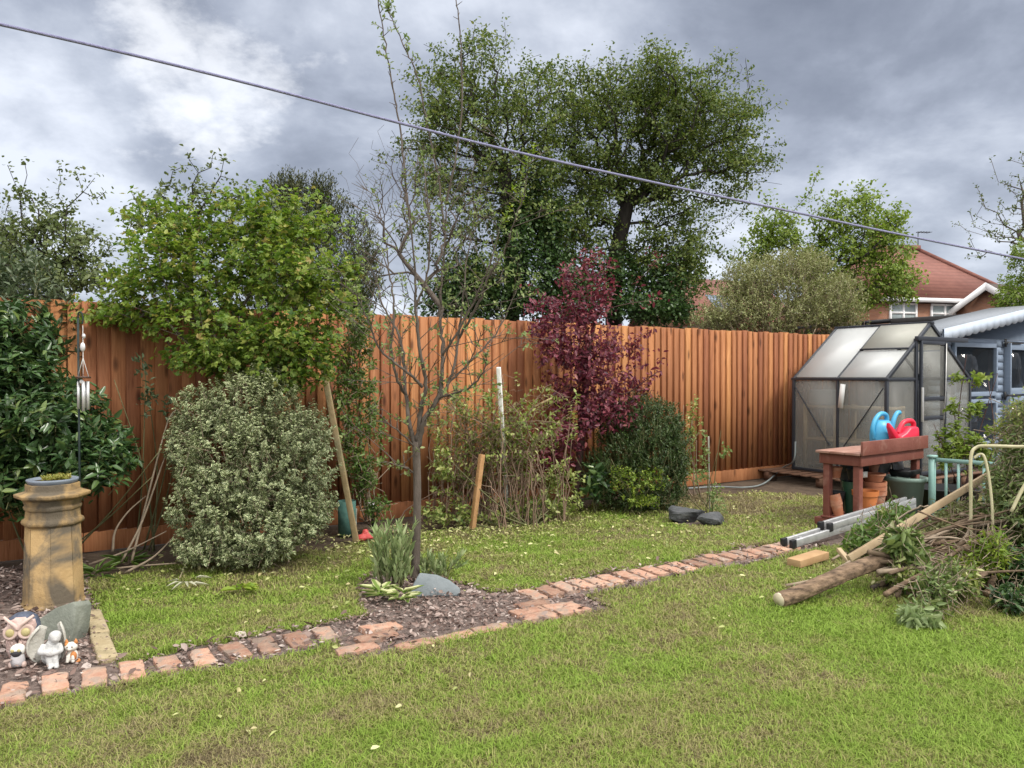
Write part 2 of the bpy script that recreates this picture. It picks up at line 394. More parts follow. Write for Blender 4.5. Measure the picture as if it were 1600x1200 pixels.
def lawn_material(name, blade):
    m, t, b = newmat(name); b.inputs['Roughness'].default_value = .6 if blade else .95; b.inputs['Specular IOR Level'].default_value = .25
    g = t.new('ShaderNodeNewGeometry'); p = g.outputs['Position']; a = t.new('ShaderNodeAttribute', attribute_name='rnd')
    n1 = t.noise(p, .75, 3, .6, .5); n2 = t.noise(p, 3.3, 4, .65, .3); n3 = t.noise(p, 14, 3, .6)
    sp = t.new('ShaderNodeSeparateXYZ'); t.link(p, sp.inputs[0])
    # greener towards the near right, browner along the path and the bed (as the photograph's turf really is)
    v = t.math('ADD', t.math('MULTIPLY', sp.outputs[0], -SU), t.math('MULTIPLY', sp.outputs[1], CU))
    u = t.math('ADD', t.math('MULTIPLY', sp.outputs[0], CU), t.math('MULTIPLY', sp.outputs[1], SU))
    gr = t.ramp(t.math('DIVIDE', v, 8.0), [(.05, .60), (.27, .56), (.40, .40), (.47, .28), (.53, .52), (.62, .46), (.70, .36), (.80, .2)])
    gu = t.ramp(t.math('DIVIDE', t.math('ADD', u, 1.0), 9.0), [(.1, .40), (.38, .52), (.55, .66), (.70, .44), (.82, .05)])
    k = t.math('ADD', t.math('MULTIPLY', t.math('ADD', gr, gu), .5), t.math('MULTIPLY', t.math('SUBTRACT', n1, .5), 1.6))
    k = t.math('ADD', k, t.math('MULTIPLY', t.math('SUBTRACT', n2, .5), 1.5))
    k = t.math('ADD', k, t.math('MULTIPLY', t.math('SUBTRACT', n3, .5), .9))
    if blade:
        k = t.math('ADD', k, t.math('MULTIPLY', t.math('SUBTRACT', a.outputs['Fac'], .5), .55))
        k = t.math('ADD', k, .07)
        col = t.ramp(k, [(.02, (.19, .15, .085)), (.20, (.33, .285, .14)), (.36, (.315, .31, .115)), (.54, (.26, .315, .072)), (.85, (.225, .335, .05))])
        hv = t.new('ShaderNodeHueSaturation'); t.link(col, hv.inputs['Color']); wn = t.new('ShaderNodeTexWhiteNoise', noise_dimensions='1D'); t.link(a.outputs['Fac'], wn.inputs['W']); t.link(t.math('ADD', t.math('MULTIPLY', wn.outputs[0], 0.5), .80), hv.inputs['Value']); col = hv.outputs[0]
        t.link(col, b.inputs['Base Color'])
        tr = t.new('ShaderNodeBsdfTranslucent'); t.link(col, tr.inputs[0]); mx = t.new('ShaderNodeMixShader'); mx.inputs[0].default_value = .3
        t.link(b.outputs[0], mx.inputs[1]); t.link(tr.outputs[0], mx.inputs[2]); t.link(mx.outputs[0], t.n['Material Output'].inputs[0])
    else:
        col = t.ramp(k, [(.15, (.19, .16, .085)), (.5, (.20, .20, .07)), (.8, (.165, .22, .045))]); n4 = t.noise(t.vmath('MULTIPLY', p, (1, 1, .2)).outputs[0], 160, 3, .7); col = t.mix(t.ramp(n4, [(.35, .45), (.60, 0)]), col, (.05, .045, .022)); t.link(col, b.inputs['Base Color'])
        bn = t.new('ShaderNodeBump'); bn.inputs['Strength'].default_value = .8; bn.inputs['Distance'].default_value = .02; t.link(n4, bn.inputs['Height']); t.link(bn.outputs[0], b.inputs['Normal'])
    return m
m_turf = lawn_material('turf', False); m_blade = lawn_material('blade', True)
def cells(name, fn, u0, u1, v0, v1, st, z, m, bump=.006, seed=0):
    us = np.arange(u0, u1, st); vs = np.arange(v0, v1, st); U, Vv = np.meshgrid(us, vs)
    keep = fn(U + st / 2, Vv + st / 2)[:-1, :-1]; ny, nx = U.shape; rng = np.random.default_rng(seed)
    z_ = z + bump * (np.sin(U * 3.1 + 1.3 * np.sin(Vv * 2.2)) + np.sin(Vv * 4.3 + U)) * .5 + rng.uniform(0, bump, U.shape)
    X = U * CU - Vv * SU; Y = U * SU + Vv * CU; V = np.stack([X, Y, z_], -1).reshape(-1, 3)
    j, i = np.nonzero(keep); a = j * nx + i; F = np.stack([a, a + 1, a + nx + 1, a + nx], -1)
    used = np.unique(F); mp = np.zeros(len(V), int); mp[used] = np.arange(len(used))
    me = fast_mesh(name, V[used], np.full(len(F), 4), mp[F].ravel()); me.polygons.foreach_set('use_smooth', [True] * len(F))
    me.materials.append(m); return tag(link(bpy.data.objects.new(name, me)), kind='structure')
cells('lawn', is_lawn, -6, 9.5, -3, 6.9, .05, -.004, m_turf, .004)
m_bark_bed = mat('bark_bed', (.11, .08, .068), (.23, .18, .16), 30, .95, .8, 60, detail=8)
def path_only(u, v): return bed(u, v) & (v < 6.7) & (u > -6) & (u < 9)
cells('path', path_only, -6, 6.3, 3.4, 6.8, .04, -.006, m_bark_bed, .003, 2)
# grass: blades in one mesh, denser and finer near the camera
def grass():
    rng = np.random.default_rng(5); allV = []; rn = []
    for y0, y1, dens, wd in ((2.2, 3.4, 21000, .0036), (3.4, 4.6, 14000, .0046), (4.6, 6.4, 7500, .0064), (6.4, 10.2, 3300, .0095)):
        A = (y1 - y0) * (y1 * 1.5 + 1.0); n = int(A * dens)
        x = rng.uniform(-.5, .5, n) * (y1 * 1.5 + 1.0); y = rng.uniform(y0, y1, n); ok = np.abs(x) < y * .75 + .5; x, y = x[ok], y[ok]
        u, v = UV(x, y); ok = is_lawn(u + rng.normal(0, .018, len(u)), v + rng.normal(0, .018, len(u)))
        # thin, worn turf by the path, near the border and on the right
        h = np.sin(u * 2.3 + np.sin(v * 1.9)) * np.sin(v * 2.7 + 1.7 * np.sin(u * 1.3)); bare = np.exp(-((v - 3.75) / .35) ** 2) * .35 + (v > 5.7) * .3 + (u > 6.3) * .35 + .2 * (h > .35)
        ok &= rng.uniform(0, 1, len(u)) > bare * .55
        x, y = x[ok], y[ok]; n = len(x); u, v = u[ok], v[ok]
        edge = np.exp(-((v - 3.82) / .05) ** 2) + np.exp(-((v - 4.20) / .05) ** 2) * (u > .4)
        H = rng.gamma(6, .0024, n) * (1 + .45 * edge) + .006; H *= 1 + .35 * np.sin(u * 7 + 3 * np.sin(v * 5)) * np.sin(v * 8)
        an = rng.uniform(0, 6.283, n); ln = H * rng.uniform(.3, 2.1, n); a2 = an + rng.normal(0, .5, n)
        wx, wy = np.cos(an + 1.57) * wd / 2, np.sin(an + 1.57) * wd / 2; bx, by = np.cos(a2) * ln, np.sin(a2) * ln; z0 = -.002
        V = np.empty((n, 5, 3)); V[:, 0] = np.stack([x - wx, y - wy, np.full(n, z0)], -1); V[:, 1] = np.stack([x + wx, y + wy, np.full(n, z0)], -1)
        V[:, 2] = np.stack([x + wx * .8 + bx * .35, y + wy * .8 + by * .35, z0 + H * .62], -1); V[:, 3] = np.stack([x - wx * .8 + bx * .35, y - wy * .8 + by * .35, z0 + H * .62], -1)
        V[:, 4] = np.stack([x + bx, y + by, z0 + H * rng.uniform(.55, 1.0, n)], -1)
        allV.append(V); rn.append(rng.uniform(0, 1, n))
    V = np.concatenate(allV); N = len(V); print('grass blades', N)
    L = (np.arange(N)[:, None] * 5 + np.array((0, 1, 2, 3, 3, 2, 4))[None]).ravel(); S = np.tile((4, 3), N)
    me = fast_mesh('grass', V.reshape(-1, 3), S, L); attr(me, 'rnd', np.repeat(np.concatenate(rn), 5)); me.materials.append(m_blade)
    tag(link(bpy.data.objects.new('grass', me)), 'mown lawn grass with green and straw coloured patches', 'grass', kind='stuff')
grass()
# bark chips
BR1 = [-0.66, -0.504, -0.348, -0.192, -0.036, 0.12, 0.276, 0.432, 0.588, 0.744, 0.9, 1.056, 1.212, 1.368]
BR2 = [2.72, 2.852, 2.984, 3.116, 3.248, 3.38, 3.512, 3.644, 3.776, 3.908, 4.04, 4.172, 4.304, 4.436, 4.568, 4.7, 4.832, 4.964, 5.096, 5.228]
BRL = [(1.43, 3.70), (1.58, 3.80), (1.66, 3.93), (2.50, 3.62), (2.50, 3.73), (2.73, 3.61), (2.73, 3.72), (2.60, 3.84), (1.72, 3.615), (1.95, 3.615), (2.18, 3.615)]
m_chip = leafmat('bark_chip', [(.075, .048, .04), (.19, .13, .11), (.33, .26, .23), (.52, .45, .41)], trans=0, rough=.9, spec=.15)
def chips():
    rng = np.random.default_rng(8); n = 60000; u = rng.uniform(-2.2, 5.6, n); v = rng.uniform(3.5, 6.6, n)
    ok = path_only(u, v) & ~((u > 5.0) & (v > 4.3)); u, v = u[ok], v[ok]
    onb = np.zeros(len(u), bool)
    for q in BR1 + BR2: onb |= (np.abs(u - q) < .056) & (np.abs(v - 4.0) < .125)
    for q, s in BRL: onb |= (np.abs(u - q) < .115) & (np.abs(v - s) < .058)
    ok = rng.uniform(0, 1, len(u)) < np.where(onb, .16, np.where(u < .4, .75, 1.0)); u, v = u[ok], v[ok]; n = len(u)
    pos = np.stack([u * CU - v * SU, u * SU + v * CU, .003 + rng.gamma(2, .007, n)], -1); an = rng.uniform(0, 6.283, n)
    dv = np.stack([np.cos(an), np.sin(an), rng.normal(0, .35, n)], -1); nv = np.array((0, 0, 1.)) + rng.normal(0, .45, (n, 3))
    L = rng.gamma(4, .0052, n) + .006
    o = leaf_object('bark_chips', pos, dv, nv, L, L * rng.uniform(.25, .6, n), rng.beta(1.6, 2.2, n), m_chip, fold=.15, droop=.05)
    tag(o, 'brown bark chippings filling the path and the bed', 'bark chips', kind='stuff')
chips()
# fallen leaves on the back lawn
m_fallen = leafmat('fallen_leaf', [(.16, .20, .05), (.34, .38, .12), (.55, .55, .27), (.42, .36, .18)], trans=.1)
def fallen():
    rng = np.random.default_rng(9); n = 1500; u = rng.normal(3.2, 1.15, n); v = rng.uniform(4.6, 6.7, n); v = 6.5 - np.abs(rng.normal(0, .75, n))
    k = 260; u = np.concatenate([u, rng.uniform(.4, 7.5, k)]); v = np.concatenate([v, rng.uniform(4.2, 6.2, k)])
    k = 50; u = np.concatenate([u, rng.uniform(0, 5, k)]); v = np.concatenate([v, rng.uniform(2.6, 3.8, k)])
    ok = (u > .45) & (v > 2) & (v < 6.8); u, v = u[ok], v[ok]; n = len(u)
    pos = np.stack([u * CU - v * SU, u * SU + v * CU, (.014 + rng.uniform(0, .016, n))], -1); an = rng.uniform(0, 6.283, n)
    dv = np.stack([np.cos(an), np.sin(an), rng.normal(0, .2, n)], -1); nv = np.array((0, 0, 1.)) + rng.normal(0, .35, (n, 3)); L = rng.uniform(.018, .048, n)
    tag(leaf_object('fallen_leaves', pos, dv, nv, L, L * .5, rng.uniform(0, 1, n), m_fallen), 'pale fallen leaves scattered over the back lawn', 'fallen leaves', kind='stuff')
fallen()
# bricks of the path, one object each
m_brick = mat('brick', (.34, .175, .12), (.44, .285, .205), 22, .9, .5, 70, stain=((.27, .22, .18), 9, .48, .8), rndv=.6, detail=8)
ORD = 'first second third fourth fifth sixth seventh eighth ninth tenth eleventh twelfth thirteenth fourteenth fifteenth sixteenth seventeenth eighteenth nineteenth twentieth'.split()
def brick_mesh(k, L=.215, Wd=.102, H=.05):
    rng = np.random.default_rng(100 + k); b = MB(); b.cur = rng.uniform(0, 1)
    nx, ny = 3, 5; top = [(Wd * (i / nx - .5), L * (j / ny - .5)) for j in range(ny + 1) for i in range(nx + 1)]
    V = []
    for i, (x, y) in enumerate(top):
        e = abs(abs(x) - Wd / 2) < 1e-6 or abs(abs(y) - L / 2) < 1e-6
        V.append((x + rng.normal(0, .0025), y + rng.normal(0, .003), H / 2 - (.006 if e else 0) * rng.uniform(.3, 1.6) + rng.normal(0, .0012)))
    F = [(j * (nx + 1) + i, j * (nx + 1) + i + 1, (j + 1) * (nx + 1) + i + 1, (j + 1) * (nx + 1) + i) for j in range(ny) for i in range(nx)]
    ring = [i for i in range(nx)] + [nx + j * (nx + 1) for j in range(ny)] + [ny * (nx + 1) + nx - i for i in range(nx)] + [(ny - j) * (nx + 1) for j in range(ny)]
    n0 = len(V); V += [(V[i][0], V[i][1], -H / 2) for i in ring]; k2 = len(ring)
    F += [(ring[i], n0 + i, n0 + (i + 1) % k2, ring[(i + 1) % k2]) for i in range(k2)]
    b.add(V, F); return b
rb = random.Random(4)
def brick(u, v, label, rot=0.0, z=-.005, k=[0]):
    k[0] += 1; b = brick_mesh(k[0]).build('paving_brick', m_brick, bevel=.004)
    b.location = W(u, v, z + rb.uniform(-.003, .004)); b.rotation_euler = (rb.gauss(0, .018), rb.gauss(0, .018), AX + rot + rb.gauss(0, .04))
    tag(b, label, 'brick', 'bricks set in the path'); return b
us = [-0.66, -0.504, -0.348, -0.192, -0.036, 0.12, 0.276, 0.432, 0.588, 0.744, 0.9, 1.056, 1.212, 1.368]
for i, u in enumerate(us):
    brick(u, 4.0 + rb.gauss(0, .012), f'worn red brick, {ORD[i]} from the left end of the near run of the bark path' if i else 'worn red brick at the extreme left end of the bark path')
us = [2.72, 2.852, 2.984, 3.116, 3.248, 3.38, 3.512, 3.644, 3.776, 3.908, 4.04, 4.172, 4.304, 4.436, 4.568, 4.7, 4.832, 4.964, 5.096, 5.228]
for i, u in enumerate(us):
    brick(u, 4.02 + rb.gauss(0, .012), f'red brick laid crosswise, {ORD[i]} along the far path run after the wide bark bed')
brick(1.43, 3.70, 'pale brick at the front left corner of the wide bark bed', R(90)); brick(1.58, 3.80, 'half buried brick behind the front left corner of the bark bed', R(90))
brick(1.66, 3.93, 'chipped brick lying deepest in the bark left of the tree', R(84))
for i, (u, v) in enumerate([(2.50, 3.62), (2.50, 3.73), (2.73, 3.61), (2.73, 3.72), (2.60, 3.84)]):
    brick(u, v, ['pale brick at the near left of the small paved patch', 'pale brick at the far left of the small paved patch', 'pale brick at the near right of the small paved patch by the grass', 'pale brick at the far right of the small paved patch', 'red brick just behind the small paved patch'][i], R(90))
for i, u in enumerate([1.72, 1.95, 2.18]): brick(u, 3.615, ['edging brick, first of three along the grass in front of the tree', 'edging brick, middle of three along the grass in front of the tree', 'edging brick, last of three along the grass in front of the tree'][i], R(90), z=-.016)
m_edge = mat('edging_stone', (.33, .26, .15), (.42, .35, .22), 14, .9, .5, 40, stain=((.2, .17, .10), 6, .55, .6))
eb = MB()
for i, (v, L) in enumerate([(4.40, .42), (4.86, .46)]):
    o = MB().box((0, 0, 0), (.09, L, .09)).build('edging_stone', m_edge, bevel=.01); o.location = W(.345, v, -.018); o.rotation_euler = (0, .02, AX + .02)
    tag(o, ['yellow stone edging strip by the brick path, near end', 'yellow stone edging strip beside the chimney pot'][i], 'edging stone', 'stone edging of the lawn')

# ------------------------------------------------------------------ fence
def fence_wood(name, dark=1.0):
    m, t, b = newmat(name); b.inputs['Roughness'].default_value = .75; b.inputs['Specular IOR Level'].default_value = .2
    tcn = t.new('ShaderNodeTexCoord'); a = t.new('ShaderNodeAttribute', attribute_name='rnd')
    off = t.vmath('SCALE', None); off.inputs[0].default_value = (13, 7, 31); t.link(a.outputs['Fac'], off.inputs['Scale'])
    v0 = t.vmath('ADD', tcn.outputs['Object'], off.outputs[0]).outputs[0]
    v = t.vmath('MULTIPLY', v0, (34, 34, 1.6)).outputs[0]; g = t.noise(v, 1.6, 6, .65, 1.2)
    col = t.ramp(g, [(.22, (.16, .058, .025)), (.40, (.29, .115, .048)), (.58, (.38, .165, .072)), (.8, (.47, .23, .11))])
    sm = t.noise(t.vmath('MULTIPLY', v0, (5, 5, .7)).outputs[0], 1.0, 3, .5)          # soft weathering along the boards
    col = t.mix(t.ramp(sm, [(.45, 0), (.65, .42)]), col, (.18, .075, .034))
    vo = t.new('ShaderNodeTexVoronoi'); vo.inputs['Scale'].default_value = 1.0; t.link(t.vmath('MULTIPLY', v0, (9, 9, 3.4)).outputs[0], vo.inputs['Vector'])
    kn = t.ramp(vo.outputs['Distance'], [(.08, 1), (.17, .6), (.28, 0)]); rk = t.math('GREATER_THAN', t.new('ShaderNodeSeparateColor').outputs[0], .5)
    sc = t.n[-2] if False else t.new('ShaderNodeSeparateColor'); t.link(vo.outputs['Color'], sc.inputs[0])
    kn = t.math('MULTIPLY', kn, t.math('GREATER_THAN', sc.outputs[0], .36)); col = t.mix(t.math('MULTIPLY', kn, .85), col, (.055, .02, .009))
    h = t.new('ShaderNodeHueSaturation'); t.link(col, h.inputs['Color']); t.link(t.math('ADD', t.math('MULTIPLY', a.outputs['Fac'], .62), .70 * dark), h.inputs['Value'])
    t.link(t.math('ADD', t.math('MULTIPLY', a.outputs['Fac'], .016), .492), h.inputs['Hue']); t.link(h.outputs[0], b.inputs['Base Color'])
    bn = t.new('ShaderNodeBump'); bn.inputs['Strength'].default_value = .3; bn.inputs['Distance'].default_value = .006; t.link(g, bn.inputs['Height']); t.link(bn.outputs[0], b.inputs['Normal'])
    return m
m_fence = fence_wood('fence_wood'); m_gravel = fence_wood('gravel_board_wood', .95)
fz = thing('garden_fence', 'long orange brown closeboard fence of overlapping vertical boards behind the shrubs', 'fence', W(0, VF), AX)
rf = random.Random(11); u = -4.4; bay = 0
while u < 10.6:
    b = MB(); n = 23; top = 1.975 + rf.uniform(-.012, .012)
    for k in range(n):
        x = u + k * .1045 + rf.uniform(-.006, .006); b.cur = min(1, max(0, rf.gauss(.48, .36))); wd = .125 + rf.uniform(-.004, .004); z1 = top + rf.uniform(-.011, .009); dl = rf.uniform(-.002, .004)
        b.prism([(x, -.037 - dl), (x + .005, -.039 - dl), (x + wd * .8, -.010 - dl), (x + wd, -.006), (x + wd, .003), (x + .004, -.004), (x, -.006)], .155, z1, axis='z')
    b.build('board_panel', m_fence, fz)
    g = MB(); g.cur = rf.uniform(.2, .7); L = n * .1045; g.box((u + L / 2, -.022, .075), (L - .004, .028, .155)); g.build('gravel_board', m_gravel, fz, bevel=.003)
    r = MB()
    for z in (.35, 1.0, 1.65): r.bar((u, .04, z), (u + L, .04, z), .07, .045)
    r.build('rail', m_fence, fz)
    p = MB().box((u, .07, .95), (.1, .1, 1.9)).build('post', m_fence, fz)
    u += L; bay += 1
# ------------------------------------------------------------------ greenhouse
m_alu = mat('slate_aluminium', (.018, .022, .030), (.026, .031, .042), 5, .45, spec=.5)
def poly_mat(name, col, tr, rough=.25):
    m, t, b = newmat(name); b.inputs['Roughness'].default_value = rough; b.inputs['Specular IOR Level'].default_value = .3
    tcn = t.new('ShaderNodeTexCoord'); n = t.noise(tcn.outputs['Object'], 2.2, 4, .6, .4)
    c = t.ramp(n, [(.3, tuple(x * .78 for x in col)), (.7, col)]); t.link(c, b.inputs['Base Color'])
    tl = t.new('ShaderNodeBsdfTranslucent'); t.link(c, tl.inputs[0]); m1 = t.new('ShaderNodeMixShader'); m1.inputs[0].default_value = .45
    t.link(b.outputs[0], m1.inputs[1]); t.link(tl.outputs[0], m1.inputs[2])
    tp = t.new('ShaderNodeBsdfTransparent'); tp.inputs[0].default_value = (.88, .88, .86, 1); mx = t.new('ShaderNodeMixShader')
    t.link(t.math('ADD', t.math('MULTIPLY', t.math('SUBTRACT', n, .5), .5), tr), mx.inputs[0])
    t.link(m1.outputs[0], mx.inputs[1]); t.link(tp.outputs[0], mx.inputs[2]); t.link(mx.outputs[0], t.n['Material Output'].inputs[0])
    return m
m_pane = poly_mat('polycarbonate', (.60, .61, .59), .70, .35); m_roofp = poly_mat('roof_polycarbonate', (.88, .90, .90), .12, .3); m_roofd = poly_mat('dusty_roof_polycarbonate', (.74, .74, .67), .10, .4)
GH = np.array((4.44, 9.10)); GA = R(32.3); GW, GL, GZ, GE, GR = 1.86, 1.30, .14, 1.34, 2.04
gh = thing('greenhouse', 'small greenhouse with dark grey frame and cloudy plastic panes standing on pallets', 'greenhouse', (GH[0], GH[1], 0), GA)
f = MB(); bw = .034
def fb(a, b, w_=bw, h_=bw): f.bar(a, b, w_, h_)
for x in (0, GW):
    for y in (0, GL / 2, GL): fb((x, y, GZ), (x, y, GE), .028 if y == GL / 2 else .038, .028 if y == GL / 2 else .038)
    fb((x, -.02, GZ + .02), (x, GL + .02, GZ + .02)); fb((x, -.03, GE), (x, GL + .03, GE), .045, .034)
for y in (0, GL):
    fb((0, y, GZ + .018), (GW, y, GZ + .018)); fb((0, y, GE + .001), (GW, y, GE + .001), .035, .035)
    for s in (0, 1): fb((GW * s, y, GE), (GW / 2, y, GR), .034, .04)
for s in (0, 1): fb((GW * s, GL / 2, GE), (GW / 2, GL / 2, GR), .03, .035)
fb((GW / 2, -.03, GR + .005), (GW / 2, GL + .03, GR + .005), .07, .035)
DX0, DX1, DT = .60, 1.20, 1.84                       # the door opening
for x in (DX0, DX1): fb((x, -.006, GZ), (x, -.006, DT), .04, .045)
fb((DX0 - .03, -.03, DT), (DX1 + .52, -.03, DT), .05, .055)
# diagonal braces of the side wall
fb((-.018, GL - .03, GE - .1), (-.018, GL / 2 + .10, .50), .016, .012); fb((-.018, .03, GE - .1), (-.018, GL / 2 - .10, .50), .016, .012)
f.build('frame', m_alu, gh, bevel=.004)
def pane(pts, m=m_pane, th=.008, label=None):
    pts = np.array(pts, float); n = nrm(np.cross(pts[1] - pts[0], pts[2] - pts[0])) * th / 2; k = len(pts)
    o = MB().add(np.concatenate([pts + n, pts - n]), [tuple(range(k)), tuple(range(2 * k - 1, k - 1, -1))] + [(i, (i + 1) % k, k + (i + 1) % k, k + i) for i in range(k)]).build('pane', m, gh)
    if label: o['label'] = label
e = .022; hl = GL / 2
for x in (0, GW):
    for y0 in (0, hl): pane([(x, y0 + e, GZ + e), (x, y0 + hl - e, GZ + e), (x, y0 + hl - e, GE - e), (x, y0 + e, GE - e)])
def rp(s, y0, y1, t0, t1, m, lift=.0):               # a roof pane between fractions t0..t1 of one slope
    x = lambda t: (GW * s) + (GW / 2 - GW * s) * t
    z = lambda t: GE + (GR - GE) * t + .012 + lift
    pane([(x(t0), y0, z(t0)), (x(t0), y1, z(t0)), (x(t1), y1, z(t1)), (x(t1), y0, z(t1))], m)
for s in (0, 1):
    rp(s, hl + .012, GL - .02, .02, .97, m_roofp); rp(s, .02, hl - .012, .02, .49, m_roofp); rp(s, .02, hl - .012, .51, .97, m_roofd, .012)
vb = MB(); xx = lambda t: GW / 2 * t; zv = lambda t: GE + (GR - GE) * t + .03
vb.bar((xx(.5), .01, zv(.5)), (xx(.5), hl, zv(.5)), .03, .022); vb.build('roof_vent_bar', m_alu, gh)
sl = lambda x: GE + (GR - GE) * (1 - abs(x - GW / 2) / (GW / 2))
for y in (0, GL):
    pane([(e, y, GZ + e), (DX0 - e, y, GZ + e), (DX0 - e, y, GE - e), (e, y, GE - e)]); pane([(DX1 + e, y, GZ + e), (GW - e, y, GZ + e), (GW - e, y, GE - e), (DX1 + e, y, GE - e)])
    pane([(e * 2, y, GE + e), (DX0 - e, y, GE + e), (DX0 - e, y, sl(DX0) - e)]); pane([(DX1 + e, y, GE + e), (GW - 2 * e, y, GE + e), (DX1 + e, y, sl(DX1) - e)])
    pane([(DX0 + e, y, DT + e * .5), (DX1 - e, y, DT + e * .5), (DX1 - e, y, sl(DX1) - e), (GW / 2, y, GR - e * 2), (DX0 + e, y, sl(DX0) - e)])
    if y: pane([(DX0 + e, y, GZ + e), (DX1 - e, y, GZ + e), (DX1 - e, y, DT - e), (DX0 + e, y, DT - e)])
db = MB(); y = -.045
for x in (DX0 + .045, DX1 - .02): db.bar((x, y, GZ + .02), (x, y, DT - .03), .035, .03)
for z in (GZ + .04, .86, 1.10, DT - .05): db.bar((DX0 + .05, y, z), (DX1 - .03, y, z), .03, .045)
door = db.build('door', m_alu, gh, bevel=.003)
for z0, z1 in ((GZ + .06, .83), (.89, 1.07), (1.13, DT - .08)):
    MB().box(((DX0 + DX1) / 2 + .012, y, (z0 + z1) / 2), (DX1 - DX0 - .10, .008, z1 - z0)).build('pane', m_pane, door)
m_steel = mat('brushed_steel', (.45, .45, .44), (.62, .62, .60), 30, .45, metal=.7, stretch=(1, 1, .2))
MB().bar((DX0 + .03, -.075, .82), (DX0 + .03, -.075, 1.24), .022, .03).build('handle', m_steel, door, bevel=.003)
MB().tube([(DX1 - .03, -.07, DT - .05), (DX1 - .06, -.08, 1.2), (DX1 - .13, -.08, .55)], .006, 5).build('cord', m_steel, door)
# staging and things inside
m_shelf = mat('shelf_wood', (.40, .30, .19), (.52, .42, .28), 6, .8, .2, stretch=(1, 6, 6))
def gpt(x, y, z): 
    c, s = math.cos(GA), math.sin(GA); return (GH[0] + x * c - y * s, GH[1] + x * s + y * c, z)
st = thing('greenhouse_staging', 'pale wooden shelves standing inside the greenhouse', 'shelves', gpt(.30, .65, 0), GA)
for z in (.55, .98): MB().box((0, 0, z), (.42, 1.16, .03)).build('shelf', m_shelf, st)
for x in (-.19, .19):
    for yy in (-.55, .1, .55): MB().box((x, yy, .58), (.045, .045, .86)).build('leg', m_shelf, st)
m_white = mat('white_plastic', (.72, .72, .70), (.8, .8, .78), 6, .4)
o = MB().lathe([(.01, 0), (.075, .005), (.08, .09), (.055, .14), (.02, .165), (.02, .19)], 16).build('plastic_bottle', m_white, smooth=True); o.location = gpt(.17, .22, .565); tag(o, 'round white bottle on the lower shelf inside the greenhouse', 'bottle')
o = MB().box((0, 0, 0), (.26, .34, .20)).build('storage_box', mat('dim_plastic', (.30, .31, .32), (.36, .37, .38), 5, .5), bevel=.012); o.location = gpt(.26, 1.0, 1.10); o.rotation_euler = (0, 0, GA); tag(o, 'grey storage box on the upper shelf inside the greenhouse', 'box')
o = MB().box((0, 0, 0), (.005, .07, .30)).build('hanging_tag', m_white); o.location = gpt(-.035, .57, 1.13); o.rotation_euler = (R(7), 0, GA); tag(o, 'white strip hanging on the greenhouse side wall', 'tag')
m_pal = mat('pallet_wood', (.12, .062, .038), (.20, .115, .075), 8, .9, .4, stretch=(2, 2, 9))
pl = thing('pallet_base', 'weathered wooden pallets carrying the greenhouse', 'pallet', (*gpt(-.28, -.12, 0)[:2], 0), GA)
for i in range(11): MB().box((.05 + 1.1, .03 + i * .165, .118), (2.4, .10, .02)).build('deck_board', m_pal, pl)
for x in (.03, .6, 1.2, 1.8, 2.28):
    for yy in (.05, .8, 1.6): MB().box((x, yy, .052), (.11, .12, .105)).build('block', m_pal, pl)
m_hose = mat('hose_rubber', (.16, .19, .19), (.22, .25, .25), 8, .5)
h0 = P(1243, 690, 9.95); pts = [h0, P(1240, 720, 9.9), (*G(1222, 745)[:2], .12), G(1195, 757) + (0, 0, .02), G(1165, 763) + (0, 0, .012), G(1120, 762) + (0, 0, .012), G(1070, 765) + (0, 0, .012)]
def spline(pts, n=8):
    pts = [np.asarray(p, float) for p in pts]; q = [2 * pts[0] - pts[1]] + pts + [2 * pts[-1] - pts[-2]]; o = []
    for i in range(1, len(q) - 2):
        for k in range(n):
            t = k / n; o.append(.5 * (2 * q[i] + (q[i + 1] - q[i - 1]) * t + (2 * q[i - 1] - 5 * q[i] + 4 * q[i + 1] - q[i + 2]) * t * t + (3 * q[i] - q[i - 1] - 3 * q[i + 1] + q[i + 2]) * t ** 3))
    return np.array(o + [pts[-1]])
tag(MB().tube(spline(pts), .011, 6).build('garden_hose', m_hose, smooth=True), 'grey green hose trailing from the greenhouse corner over the soil', 'hose')

# ------------------------------------------------------------------ blue garden house (shed)
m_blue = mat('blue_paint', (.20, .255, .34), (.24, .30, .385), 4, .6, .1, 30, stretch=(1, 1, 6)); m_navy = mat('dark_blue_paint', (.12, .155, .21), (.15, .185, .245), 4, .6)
m_pale = mat('pale_blue_paint', (.42, .49, .58), (.50, .56, .65), 5, .6); m_iron = mat('black_iron', (.012, .012, .013), (.02, .02, .022), 6, .5)
m_dark = mat('dark_interior', (.012, .013, .016), (.03, .03, .034), 2, .8)
def glass(name, col=(.02, .025, .03)):
    m, t, b = newmat(name); b.inputs['Base Color'].default_value = (*col, 1); b.inputs['Roughness'].default_value = .06; b.inputs['Specular IOR Level'].default_value = .5
    tp = t.new('ShaderNodeBsdfTransparent'); mx = t.new('ShaderNodeMixShader'); mx.inputs[0].default_value = .6
    t.link(b.outputs[0], mx.inputs[1]); t.link(tp.outputs[0], mx.inputs[2]); t.link(mx.outputs[0], t.n['Material Output'].inputs[0]); return m
m_glass = glass('window_glass')
sh = thing('summer_house', 'blue painted summer house with dark windows and scalloped roof edge', 'summer house', (5.80, 10.68, 0), R(32.6))
SW, SD, EV, RG = 6.3, .62, 1.93, 2.42
wl = MB(); holes = [(.62, 1.74, 1.14, 1.82), (.62, 1.74, .36, 1.02), (2.18, 2.95, 1.16, 1.80), (2.18, 2.95, .42, 1.02)]
